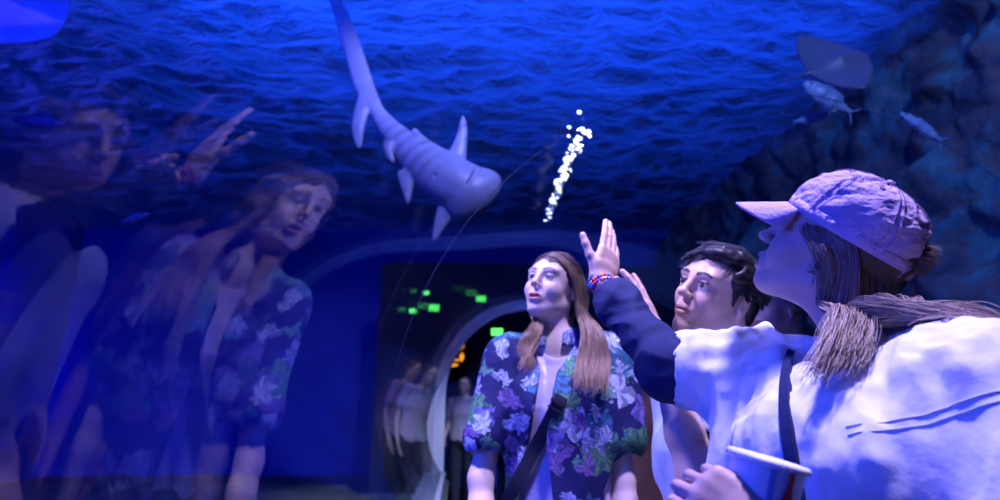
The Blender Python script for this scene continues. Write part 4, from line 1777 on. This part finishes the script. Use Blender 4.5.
# panel joints of the acrylic
o = rib('trim_3', TR + .001, TR + .004, 2.03, 2.036, mat('clear_joint', (.10, .16, .30), .3))
o.data.materials[0].node_tree.nodes['Principled BSDF'].inputs['Alpha'].default_value = .45
M_floor = mat('dark_carpet', (.020, .024, .045), .95, bump=.4, bscale=220, var=.4)
M_kerb = mat('kerb_panel', (.30, .32, .46), .6, bump=.1, bscale=20)
o = link('floor', py_mesh('floor', *p_box((TX, 4.2, -.05), (4.2, 14.0, .1))), M_floor, smooth=False)
o['kind'] = 'structure'
for nm, sg in (('wall_left', -1), ('wall_right', 1)):
    x = TX + sg * (TR * math.cos(A0) + .09)
    parts = [p_box((x, (Y0 + Y1) / 2 + .05, ZK / 2), (.20, Y1 - Y0 + .1, ZK)), p_box((x, (Y0 + Y1) / 2 + .05, ZK - .02), (.235, Y1 - Y0 + .1, .035))]
    o = link(nm, py_mesh(nm, *join(parts)), M_kerb, smooth=False)
    o['kind'] = 'structure'

# ---- the hall beyond the tunnel and its face wall
M_hall = mat('hall_black_paint', (.012, .012, .018), .8, bump=.1)
M_back = mat('hall_wall_paint', (.010, .011, .02), .8)
V, F = [], []
inner = portal_line(PR)
outer = []
for x, z in inner:
    d = np.array([x - PX, z - PZ])
    d = d / np.linalg.norm(d)
    kk = min(1.9 / max(abs(d[0]), 1e-6), 1.66 / max(d[1], 1e-6) if d[1] > 0 else 9)
    outer.append((PX + d[0] * kk + (.35 if d[0] > .3 else 0), max(PZ + d[1] * kk, ZK - .25)))
n = len(inner) - 1
ring = []
for (x0, z0), (x1, z1) in zip(inner, outer):
    ring.append(((x0, z0), (x1, z1)))
for (a_, b_) in ring:
    V += [(a_[0], Y1 + .0, a_[1]), (b_[0], Y1 + .0, b_[1]), (a_[0], Y1 + .35, a_[1]), (b_[0], Y1 + .35, b_[1])]
for i in range(n):
    k = i * 4
    F += [(k, k + 1, k + 5, k + 4), (k + 2, k + 6, k + 7, k + 3), (k + 1, k + 3, k + 7, k + 5), (k, k + 4, k + 6, k + 2)]
o = link('wall_front', py_mesh('wall_front', V, F), M_hall, smooth=False)
o['kind'] = 'structure'
# hall shell
hx0, hx1, hy0, hy1, hz = -.75, 3.25, Y1 + .35, 12.5, 3.02
for nm, c, s_ in (('wall_back', ((hx0 + hx1) / 2, hy1, hz / 2), (hx1 - hx0, .1, hz)), ('trim_4', (hx0, (hy0 + hy1) / 2, hz / 2), (.1, hy1 - hy0, hz)),
                  ('trim_5', (hx1, (hy0 + hy1) / 2, hz / 2), (.1, hy1 - hy0, hz)), ('trim_6', ((hx0 + hx1) / 2, (hy0 + hy1) / 2, hz), (hx1 - hx0, hy1 - hy0, .1))):
    o = link(nm, py_mesh(nm, *p_box(c, s_)), M_back, smooth=False)
    o['kind'] = 'structure'
o = link('wall_rear', py_mesh('wall_rear', *p_box((TX, Y0 - .1, 1.4), (4.0, .1, 3.2))), M_back, smooth=False)
o['kind'] = 'structure'


def exit_sign_and_reflection(c, w, label):
    e = bpy.data.objects.new('exit_sign_and_reflection', None)
    COL.objects.link(e)
    e.location = c
    tag(e, label, 'sign')
    link('housing', py_mesh('housing', *p_box((0, .02, 0), (w + .03, .05, w * .62 + .03))), M_dark, e, smooth=False)
    link('lit_panel', py_mesh('lit_panel', *p_box((0, -.010, 0), (w, .012, w * .62))), mat('green_lit_panel', (.05, .5, .1), .5, emit=(.10, 1.0, .12), estr=2.2), e, smooth=False)
    return e


e1_ = at(497, 332, 8.6)
exit_sign_and_reflection(e1_, .17, 'small green lit exit sign hanging beyond the tunnel arch beside the floral-shirt woman')


for px, py, w_, lb in ((434, 308, .13, 'green panel for an exit-sign reflection on the dark face wall just outside the tunnel arch, upper side'), (413, 311, .09, 'small dim green reflection panel furthest out on the dark face wall'),
                       (481, 299, .12, 'green panel for an exit-sign reflection above the crown of the tunnel arch'), (426, 293, .08, 'tiny green reflection panel highest on the dark face wall')):
    exit_sign_and_reflection(at(px, py, Y1 - .04), w_, lb)  # lit panels added in place of exit-sign reflections in the acrylic


def round_sign():
    c = at(452, 356, 9.4)
    e = bpy.data.objects.new('round_sign', None)
    COL.objects.link(e)
    e.location = c
    tag(e, 'round orange lit sign on the dark hall wall behind the tunnel arch', 'sign')
    r = .34
    Rr = axes((1, 0, 0), (0, -1, 0))
    link('backing', py_mesh('backing', *p_lathe([(.0002, 0), (r, 0), (r, .03), (.0002, .03)], (0, .03, 0), np.array([[1, 0, 0], [0, 0, 1], [0, -1, 0]]).T, 40)), M_dark, e)
    mo = mat('orange_lit', (.8, .35, .05), .5, emit=(1.0, .36, .03), estr=1.1)
    pc = []
    for (dx, dz, a, b, th) in ((0, .0, .25, .27, 0), ):
        pass
    # petals and bars of the orange emblem
    for dx, dz, w, h_, t in ((-.15, .18, .16, .13, 20), (.14, .17, .13, .15, -15), (0, .03, .20, .055, 8), (0, -.06, .24, .045, -4), (-.13, -.01, .06, .12, 10), (.16, -.02, .07, .14, -8), (0, -.15, .22, .05, 4), (.01, .13, .07, .06, 30)):
        prof = []
        v = []
        K = 20
        ct, st_ = math.cos(math.radians(t)), math.sin(math.radians(t))
        for yy in (-.012, .01):
            for k in range(K):
                a = 2 * math.pi * k / K
                px_, pz_ = w / 2 * math.cos(a), h_ / 2 * math.sin(a)
                v.append((dx + px_ * ct - pz_ * st_, yy, dz + px_ * st_ + pz_ * ct))
        f = [tuple(range(K)), tuple(range(2 * K - 1, K - 1, -1))] + [(k, (k + 1) % K, K + (k + 1) % K, K + k) for k in range(K)]
        pc.append((v, f))
    link('emblem', py_mesh('emblem', *join(pc)), mo, e, smooth=False)


round_sign()

# ================================================================== the tank
WZ = 4.2


def water():
    x0, x1, y0, y1 = -9.0, 3.6, -4.0, 9.6
    nx, ny = 420, 450
    X, Y = np.meshgrid(np.linspace(x0, x1, nx), np.linspace(y0, y1, ny), indexing='ij')
    P = np.stack([X, Y, 0 * X], -1).reshape(-1, 3)
    w = np.stack([vnoise(P * .6, 1), vnoise(P * .6, 2), 0 * P[:, 0]], 1) * .5
    # ripples run mostly across the tank
    z = .050 * (1 - 2 * np.abs(vnoise((P + w) * np.array([1.3, 2.4, 1]), 4)))
    z += .026 * (1 - 2 * np.abs(vnoise((P + w * .6) * np.array([3.2, 6.0, 1]) + 3, 5)))
    z += .011 * vnoise((P + w * .3) * np.array([7.5, 14, 1]) + 7, 6)
    V = P.copy()
    V[:, 2] = WZ + z
    idx = np.arange(nx * ny).reshape(nx, ny)
    F = np.stack([idx[:-1, :-1], idx[:-1, 1:], idx[1:, 1:], idx[1:, :-1]], -1).reshape(-1, 4)
    m = bpy.data.materials.new('rippled_water_surface')
    m.use_nodes = True
    nt = m.node_tree
    nt.nodes.clear()
    N, L = nt.nodes.new, nt.links.new
    tc = N('ShaderNodeTexCoord')
    mp = N('ShaderNodeMapping')
    mp.inputs['Scale'].default_value = (6, 13, 1)
    L(tc.outputs['Object'], mp.inputs['Vector'])
    ns = N('ShaderNodeTexNoise')
    ns.inputs['Scale'].default_value = 1.0
    ns.inputs['Detail'].default_value = 4
    ns.inputs['Distortion'].default_value = .6
    L(mp.outputs[0], ns.inputs['Vector'])
    bp = N('ShaderNodeBump')
    bp.inputs['Strength'].default_value = 1.0
    bp.inputs['Distance'].default_value = .09
    L(ns.outputs['Fac'], bp.inputs['Height'])
    tl = N('ShaderNodeBsdfTranslucent')
    tl.inputs['Color'].default_value = (.35, .62, 1, 1)
    L(bp.outputs[0], tl.inputs['Normal'])
    gl = N('ShaderNodeBsdfGlossy')
    gl.inputs['Roughness'].default_value = .22
    gl.inputs['Color'].default_value = (.6, .8, 1, 1)
    L(bp.outputs[0], gl.inputs['Normal'])
    mx = N('ShaderNodeMixShader')
    mx.inputs['Fac'].default_value = .25
    L(tl.outputs[0], mx.inputs[1])
    L(gl.outputs[0], mx.inputs[2])
    out = N('ShaderNodeOutputMaterial')
    L(mx.outputs[0], out.inputs['Surface'])
    o = link('water_surface', np_mesh('water_surface', V, F), m)
    o['kind'] = 'structure'
    o['label'] = 'rippled blue water surface seen from below'


water()


def rock_material(name, cols, sc=2.2):
    m, nt, b, out = new_mat(name)
    N, L = nt.nodes.new, nt.links.new
    tc = N('ShaderNodeTexCoord')
    ns = N('ShaderNodeTexNoise')
    ns.inputs['Scale'].default_value = sc
    ns.inputs['Detail'].default_value = 7
    ns.inputs['Roughness'].default_value = .62
    L(tc.outputs['Object'], ns.inputs['Vector'])
    rp = N('ShaderNodeValToRGB')
    pos = (.30, .42, .50, .58, .70)
    for i, c in enumerate(cols):
        e = rp.color_ramp.elements[i] if i < 2 else rp.color_ramp.elements.new(pos[i])
        e.position = pos[i]
        e.color = (*c, 1)
    L(ns.outputs['Fac'], rp.inputs[0])
    L(rp.outputs[0], b.inputs['Base Color'])
    b.inputs['Roughness'].default_value = .9
    bp = N('ShaderNodeBump')
    bp.inputs['Strength'].default_value = .7
    bp.inputs['Distance'].default_value = .05
    n2 = N('ShaderNodeTexNoise')
    n2.inputs['Scale'].default_value = sc * 5
    n2.inputs['Detail'].default_value = 6
    L(tc.outputs['Object'], n2.inputs['Vector'])
    L(n2.outputs['Fac'], bp.inputs['Height'])
    L(bp.outputs[0], b.inputs['Normal'])
    return m


M_rock = rock_material('reef_rock', [(.02, .03, .05), (.06, .08, .10), (.17, .12, .11), (.07, .22, .22), (.30, .34, .28)])
M_sand = rock_material('tank_sand', [(.06, .08, .10), (.08, .10, .12), (.10, .12, .13), (.11, .13, .14), (.13, .14, .14)], 5)
M_haze = mat('blue_haze_tone', (.06, .10, .50), .8, bump=.1, bscale=3, var=.15)  # wall colour stands in for blue haze in the water


def rock_sheet(name, fn, nu, nv, m, label):
    """fn(u, v) -> base point and outward normal; displaced by real relief."""
    U, Vv = np.meshgrid(np.linspace(0, 1, nu), np.linspace(0, 1, nv), indexing='ij')
    P, Nn = fn(U.ravel(), Vv.ravel())
    d = .35 * fbm(P * .8, 3, 5) + .16 * np.abs(fbm(P * 2.1 + 4, 8, 4))
    if m is M_haze:
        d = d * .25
    V = P + Nn * d[:, None]
    idx = np.arange(nu * nv).reshape(nu, nv)
    F = np.stack([idx[:-1, :-1], idx[:-1, 1:], idx[1:, 1:], idx[1:, :-1]], -1).reshape(-1, 4)
    o = link(name, np_mesh(name, V, F), m)
    o['kind'] = 'structure'
    o['label'] = label
    return o


def right_rock(u, v):
    y = -4 + 14 * u
    z = -.4 + 5.0 * v
    lean = .55 * (1 - v)
    P = np.stack([3.75 - lean * .2 + 0 * y, y, z], 1)
    return P, np.tile([-1.0, 0, .1], (len(u), 1))


rock_sheet('rock_wall_right', right_rock, 300, 120, M_rock, 'dark reef rock wall beside the tunnel')
rock_sheet('rock_wall_left', lambda u, v: (np.stack([-6.4 + 0 * u, -4 + 14 * u, -.4 + 5 * v], 1), np.tile([1.0, 0, 0], (len(u), 1))), 160, 60, M_haze, 'wall coloured deep blue for water haze at the far side of the tank')
rock_sheet('rock_wall_front', lambda u, v: (np.stack([-9 + 12.9 * u, 9.6 + .0 * u, -.4 + (2.9 + 2.1) * v], 1), np.tile([0, -1.0, 0], (len(u), 1))), 160, 60, M_haze, 'wall coloured deep blue for water haze at the end of the tank above the hall')
rock_sheet('rock_wall_rear', lambda u, v: (np.stack([-9 + 12.9 * u, -4.0 + .0 * u, -.4 + 5 * v], 1), np.tile([0, 1.0, 0], (len(u), 1))), 100, 50, M_rock, 'dark rock wall at the near end of the tank')


def sand(u, v):
    x = -9 + 8.9 * u
    y = -4 + 14 * v
    z = .25 + .55 * np.exp(-((x + 1.15) / .38) ** 2) * 0 + 0 * x
    return np.stack([x, y, z], 1), np.tile([0, 0, .25], (len(u), 1))


rock_sheet('sand_ground_left', sand, 160, 200, M_sand, 'pale sand bed of the tank beside the tunnel')
rock_sheet('sand_ground_right', lambda u, v: (np.stack([2.78 + 1.2 * u, -4 + 14 * v, .2 + 0 * u], 1), np.tile([0, 0, .25], (len(u), 1))), 40, 160, M_sand, 'sand strip between the tunnel and the rock wall')


# ================================================================== animals in the tank
def skin_attr(name, rough=.4):
    return attr_mat(name, rough, .5, bump=.1, bscale=40)


M_fish = skin_attr('fish_skin')


def chain(s, pts, lat, k=.03, fr=None, per=5):
    """Smoothly resampled run of elliptical sections: pts (point, half width, half thickness)."""
    P = np.array([np.concatenate([np.asarray(p, float), [w, th]]) for p, w, th in pts])
    ext = np.concatenate([[2 * P[0] - P[1]], P, [2 * P[-1] - P[-2]]])
    Q = []
    for i in range(len(P) - 1):
        p0, p1, p2, p3 = ext[i:i + 4]
        for q in np.linspace(0, 1, per, endpoint=False):
            Q.append(.5 * (2 * p1 + (-p0 + p2) * q + (2 * p0 - 5 * p1 + 4 * p2 - p3) * q * q + (-p0 + 3 * p1 - 3 * p2 + p3) * q ** 3))
    Q.append(P[-1])
    for a, b in zip(Q[:-1], Q[1:]):
        # the lateral axis is kept square to the run so that no ring shows at a joint
        t = unit(b[:3] - a[:3])
        lt = np.asarray(lat, float) if fr is None else fr.R @ np.asarray(lat, float)
        tt = t if fr is None else fr.R @ t
        lt = unit(lt - tt * (lt @ tt))
        A, B = (a[:3], b[:3]) if fr is None else (fr.w(a[:3]), fr.w(b[:3]))
        s.ecap(A, B, lt, max(a[3], .002), max(b[3], .002), max(a[4], .002), max(b[4], .002), k=k)


def shark():
    Y = 3.2
    D = lambda px, py, dy=0.0: at(px, py, Y + dy)
    s = SDF()
    k = Y / FPX
    # spine: tail root to head, half heights in pixels
    sp = [(372, 104, 5, .10), (384, 122, 9, .08), (400, 141, 14, .05), (418, 158, 20, .02), (436, 172, 24, .0), (452, 183, 25, -.02), (466, 192, 22, -.03)]
    vdir = unit(D(430, 140) - D(405, 170))          # across the body in view
    chain(s, [(D(x, y, d), r * k * 1.08, r * k * .85) for x, y, r, d in sp], vdir, k=.02)
    # broad flattened head
    chain(s, [(D(493, 179, -.05), 6 * k, .028), (D(484, 187, -.06), 12 * k, .055), (D(470, 198, -.05), 16 * k, .070), (D(456, 211, -.02), 11 * k, .040)], unit(D(480, 200) - D(462, 184)), k=.05)
    s.ell(D(470, 187, -.04), (.13, .09, .12), k=.08)
    # tail: long upper lobe, short lower lobe
    chain(s, [(D(378, 112, .10), 7 * k, .035), (D(368, 95, .10), 10 * k, .030), (D(361, 76, .10), 11 * k, .026), (D(354, 52, .10), 10 * k, .022), (D(346, 28, .11), 9 * k, .018), (D(336, 2, .12), 7 * k, .013), (D(324, -22, .12), 3 * k, .007)], RGT, k=.015)
    chain(s, [(D(366, 98, .10), 8 * k, .026), (D(361, 114, .09), 7.5 * k, .020), (D(358, 130, .08), 6 * k, .015), (D(359, 147, .06), 2.5 * k, .007)], RGT, k=.02)
    # fins
    for pts in (((456, 160, 10), (460, 145, 6.5), (463, 130, 4), (463, 117, 1.2)), ((427, 148, 7), (419, 138, 4), (414, 130, 1.8)), ((406, 172, 9), (407, 187, 5.5), (408, 203, 1.5)), ((388, 142, 5), (389, 153, 3.2), (393, 162, 1.2)), ((448, 207, 10), (441, 222, 6), (434, 240, 2))):
        chain(s, [(D(x, y, -.02), r * k, .020 * (.35 + .65 * r / 12)) for x, y, r in pts], unit(np.array([.8, 0, .6])), k=.02)
    # mouth slit behind the snout, gill slits
    s.cap(D(480, 166, -.13), D(468, 184, -.15), .016, .012, k=.008, kind='s')
    for i in range(4):
        s.cap(D(440 + i * 5, 166 + i * 3, -.120), D(435 + i * 5, 177 + i * 3, -.125), .007, k=.006, kind='s')
    a = D(372, 104, .1)
    ax = unit(D(466, 192, -.03) - a)

    def colf(V):
        t = (V - a) @ ax
        side = (V - a) @ vdir
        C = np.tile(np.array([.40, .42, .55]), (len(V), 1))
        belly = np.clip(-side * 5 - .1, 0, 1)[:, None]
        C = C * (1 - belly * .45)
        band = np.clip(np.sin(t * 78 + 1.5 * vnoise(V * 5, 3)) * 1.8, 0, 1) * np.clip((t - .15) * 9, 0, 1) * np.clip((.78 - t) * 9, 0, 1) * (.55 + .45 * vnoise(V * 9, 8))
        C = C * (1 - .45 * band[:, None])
        tail = t < .02
        C[tail] *= .85
        return C * (1 + .08 * vnoise(V * 22, 4))[:, None]
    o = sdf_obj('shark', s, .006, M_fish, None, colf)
    tag(o, 'pale grey banded shark with long tail swimming head down above the tunnel', 'shark')
    eye = p_lathe([(.0002, -.008), (.006, -.005), (.008, 0), (.006, .005), (.0002, .008)], D(432, 181, -.105), np.eye(3), 12)
    link('eye', py_mesh('eye', *eye), mat('black_eye', (.01, .01, .012), .1), o)


shark()


def fish(c, L, heading, up, name, label, cat, hgt=.20, thick=.11, cols=((.2, .25, .35), (.5, .5, .6)), tail=.16, group=None, seed=1, dots=0):
    c = np.array(c, float)
    R = axes(heading, up)
    fr = Frame(c, R)
    s = SDF()
    prof = [(-.42, .035), (-.28, .07), (-.10, hgt * .48), (.12, hgt * .5), (.30, hgt * .40), (.44, hgt * .20)]
    for (x0, h0), (x1, h1) in zip(prof[:-1], prof[1:]):
        s.ecap((x0 * L, 0, 0), (x1 * L, 0, 0), (0, 0, 1), h0 * L, h1 * L, h0 * L * thick / hgt * 2 * .5, h1 * L * thick / hgt * 2 * .5, k=.02 * L + .003, fr=fr)
    for sg in (1, -1):
        s.ecap((-.42 * L, 0, 0), (-.56 * L, 0, sg * tail * L), (1, 0, 0), .045 * L, .02 * L, .012 * L, .006 * L, k=.01, fr=fr)
        s.ecap((.14 * L, sg * thick * .45 * L, -.03 * L), (.0 * L, sg * thick * 1.1 * L, -.10 * L), (1, 0, 0), .03 * L, .012 * L, .008 * L, .005 * L, k=.008, fr=fr)
    s.ecap((.12 * L, 0, hgt * .44 * L), (-.20 * L, 0, hgt * .40 * L), (0, 0, 1), .06 * L, .04 * L, .010 * L, .008 * L, k=.01, fr=fr)
    s.ecap((-.05 * L, 0, -hgt * .44 * L), (-.24 * L, 0, -hgt * .36 * L), (0, 0, 1), .05 * L, .03 * L, .010 * L, .008 * L, k=.01, fr=fr)
    c0, c1 = np.array(cols[0]), np.array(cols[1])

    def colf(V):
        q = fr.l(V) / L
        t = np.clip(.5 - q[:, 2] * 3 + .3 * vnoise(V * 20 / L * .3, seed), 0, 1)[:, None]
        C = c0 * (1 - t) + c1 * t
        for sg in (1, -1):
            e = np.linalg.norm(q - np.array([.37, sg * thick * .38, .03]), axis=1) < .028
            C[e] = (.01, .01, .01)
        return C
    o = sdf_obj(name, s, max(.004, L * .011), M_fish, None, colf)
    tag(o, label, cat, group)
    return o


def ray(c, span, heading, up, label, cols):
    fr = Frame(c, axes(heading, up))
    s = SDF()
    L = span * .62

    def disc(P):
        q = fr.l(P)
        x, y = q[:, 0] / (L * .52), q[:, 1] / (span * .55)
        x = x + .35 * np.abs(y) ** 1.5
        r = (np.abs(x) ** 1.45 + np.abs(y) ** 1.45) ** (1 / 1.45)
        h = span * .055 * np.maximum(0, 1 - r) ** .75 * (1 + 1.1 * np.exp(-(y / .22) ** 2))
        z = q[:, 2] - .22 * span * (y * .5) ** 2 * 1.6
        return np.maximum(np.abs(z) - h - .002, (r - 1) * L * .35) * .7
    s.op('u', disc, fr.o, span * .62, .02)
    s.cap((-L * .35, 0, 0), (-L * 1.3, 0, .02), .018 * span, .005 * span, k=.02, fr=fr)
    c0, c1 = np.array(cols[0]), np.array(cols[1])

    def colf(V):
        q = fr.l(V)
        t = np.clip(.5 - q[:, 2] / (.05 * span), 0, 1)[:, None]
        return (c0 * (1 - t) + c1 * t) * (1 + .12 * vnoise(V * 12, 2))[:, None]
    o = sdf_obj('stingray', s, .010, M_fish, None, colf)
    tag(o, label, 'ray')


nrm = lambda px, py: unit(at(px, py, 1) - CAM)
ray(at(838, 64, 3.0), .62, RGT * .9 + UPV * .30, -FWD * .9 + UPV * .8, 'pale grey ray gliding at the top of the rock wall above the cap', ((.12, .10, .13), (.17, .14, .18)))
fish(at(828, 98, 2.9), .36, -RGT * .75 + UPV * .6 + FWD * .2, RGT * .6 + UPV * .75, 'grouper', 'stout grey fish just below the pale ray', 'fish', hgt=.34, thick=.17, cols=((.16, .20, .28), (.34, .34, .42)), seed=4)
fish(at(921, 127, 2.6), .30, -RGT * .8 + UPV * .55, UPV * .8 + RGT * .5, 'reef_fish', 'slender blue-white fish above the back of the cap', 'fish', hgt=.19, thick=.10, cols=((.16, .24, .45), (.45, .48, .6)), seed=5)
fish(at(812, 118, 3.05), .26, RGT * .8 + UPV * .2, UPV, 'reef_fish', 'small dim bluish fish under the stout grey fish', 'fish', hgt=.22, thick=.1, cols=((.08, .12, .25), (.2, .24, .4)), seed=6)
ray(at(2, 14, 3.4), 1.15, RGT * .9 - UPV * .42, UPV * .8 + RGT * .3 - FWD * .9, 'pale ray near the water surface in the upper left corner of the tank', ((.45, .45, .60), (.6, .6, .75)))
fish(at(40, 122, 3.8), .42, -RGT + UPV * .1, UPV, 'reef_fish', 'pale blurred fish below the upper left ray', 'fish', cols=((.07, .08, .12), (.12, .12, .15)), seed=8)
fish(at(136, 218, 3.4), .20, RGT + UPV * .3, UPV, 'reef_fish', 'tiny fish at the dark edge of deep water on the left', 'fish', cols=((.06, .07, .12), (.12, .12, .16)), seed=9)


# ---- glitter of a lamp on the ripples, built as small white balls
def lamp_glints():
    rng = np.random.default_rng(4)
    V, F = [], []
    n1, n2 = 10, 7
    for j in range(n2 + 1):
        for i in range(n1):
            a, b = 2 * math.pi * i / n1, math.pi * j / n2
            V.append((math.sin(b) * math.cos(a), math.sin(b) * math.sin(a), math.cos(b)))
    for j in range(n2):
        for i in range(n1):
            F.append((j * n1 + i, (j + 1) * n1 + i, (j + 1) * n1 + (i + 1) % n1, j * n1 + (i + 1) % n1))
    me = py_mesh('bubble', V, F)
    me.materials.append(mat('glint_white', (.95, .97, 1), .15, spec=1.0))
    me.polygons.foreach_set('use_smooth', [True] * len(me.polygons))
    spots = [(588, 95, .8), (579, 113, 1.0), (583, 119, .8), (569, 128, .8), (582, 130, 1.2), (584, 133, 1.1), (589, 132, .8), (578, 130, .8)]
    for i in range(105):
        t = rng.random() ** .8
        py = 222 - t * 88
        px = 546 + (222 - py) * .385 + rng.normal() * (1.4 + 2.6 * t)
        spots.append((px, py, rng.uniform(.35, 1.0) * (1.15 - .3 * t)))
    for i, (px, py, r) in enumerate(spots):
        o = bpy.data.objects.new('bubble', me)
        COL.objects.link(o)
        o.location = at(px, py, 4.2 + rng.normal() * .05)
        s = r * (2.4 + .9 * (py > 150)) * 4.2 / FPX
        o.scale = (s, s, s)
        tag(o, 'white ball standing in for a lamp glint, in the slanting stream above the raised hand', 'bubble', 'stream of lamp glints')


lamp_glints()


# ================================================================== light
def lamp(kind, name, loc, target, col, power, size=1.0, size_y=None, spot=60, blend=.6, spread=None, radius=.05):
    d = bpy.data.lights.new(name, kind)
    d.color = col
    d.energy = power
    if kind == 'AREA':
        d.shape = 'RECTANGLE'
        d.size = size
        d.size_y = size_y or size
        if spread:
            d.spread = math.radians(spread)
    else:
        d.shadow_soft_size = radius
        if kind == 'SPOT':
            d.spot_size = math.radians(spot)
            d.spot_blend = blend
    o = bpy.data.objects.new(name, d)
    COL.objects.link(o)
    o.location = loc
    dv = Vector(target) - Vector(loc)
    o.rotation_euler = dv.to_track_quat('-Z', 'Y').to_euler()
    return o


BLUE = (.02, .10, 1.0)
AZURE = (.02, .22, 1.0)
VIO = (.56, .47, 1.0)
# lamps over the water
lamp('AREA', 'surface_light', (-8.5, 1.0, 5.4), (-3.0, 3.2, 4.2), (.06, .07, 1.0), 250, 1.0)
lamp('AREA', 'surface_light', (-5.5, -1.5, 5.6), (-2.5, 2.0, 4.2), (.10, .09, 1.0), 110, 1.0)
lamp('AREA', 'surface_light', (-1.9, 2.2, 5.3), (.3, 3.9, 4.2), (.015, .11, .95), 80, 1.0)
lamp('AREA', 'surface_light', (4.8, 2.0, 5.2), (1.0, 3.2, 4.2), (.015, .10, .95), 170, 1.0)
lamp('AREA', 'surface_light', (0.4, 3.0, 6.6), (.4, 3.4, 4.2), (.020, .11, .95), 105, 2.0)
# violet lamps under the water over the tunnel; tank, hall and arch lights follow
lamp('SPOT', 'key_light', (-1.0, 1.5, 4.0), (.37, 1.74, 1.36), VIO, 1000, spot=29, radius=.12)
lamp('SPOT', 'top_light', (.80, .55, 4.0), (.60, .90, 1.2), VIO, 980, spot=46, radius=.12)
lamp('AREA', 'water_glow_fill', (-2.6, .1, 1.9), (.4, 1.1, 1.35), (.03, .07, 1.0), 95, 1.6)  # blue side fill added for the glow of the lit water
lamp('SPOT', 'shark_fill', (.6, .6, 4.05), (-.2, 3.2, 2.6), (.30, .33, 1.0), 720, spot=50, radius=.1)  # spot added to brighten the shark
lamp('SPOT', 'rock_fill', (1.9, .6, 4.05), (3.3, 3.2, 2.4), (.14, .26, .85), 330, spot=95, radius=.15)  # spot added to bring up the right rock and its fish
lamp('SPOT', 'glint_fill', (1.05, 3.55, 4.0), tuple(at(561, 180, 4.2)), (.85, .9, 1.0), 800, spot=50, radius=.05)  # spot added to make the white glint balls shine
lamp('SPOT', 'sand_glow_fill', (-1.0, 4.0, 2.6), (-.75, 6.1, .5), (.02, .35, 1.0), 110, spot=30, radius=.1)  # cyan fill added on the sand for a floor-strip reflection
lamp('SPOT', 'haze_fill', (-6.0, 5.4, 3.8), (-7.4, 9.4, 1.6), (.002, .006, 1.0), 380, spot=46, blend=1.0, radius=.4)  # blue fill added on the end wall to read as haze
lamp('AREA', 'haze_fill', (-3.2, .6, 3.9), (-6.2, 4.5, 1.3), (.002, .006, 1.0), 240, 1.2)  # second added haze fill, for the far-side wall
lamp('SPOT', 'hall_light', (.6, 7.6, 2.8), (.1, 8.0, .8), (.55, .5, 1.0), 25, spot=110, radius=.1)
lamp('SPOT', 'arch_light', (-.1, 5.2, 2.0), (-.25, 7.0, 1.3), (.55, .55, 1.0), 1.5, spot=70, radius=.05)

w = bpy.data.worlds.new('world')
SC.world = w
w.use_nodes = True
w.node_tree.nodes['Background'].inputs['Color'].default_value = (.004, .010, .10, 1)
w.node_tree.nodes['Background'].inputs['Strength'].default_value = .3
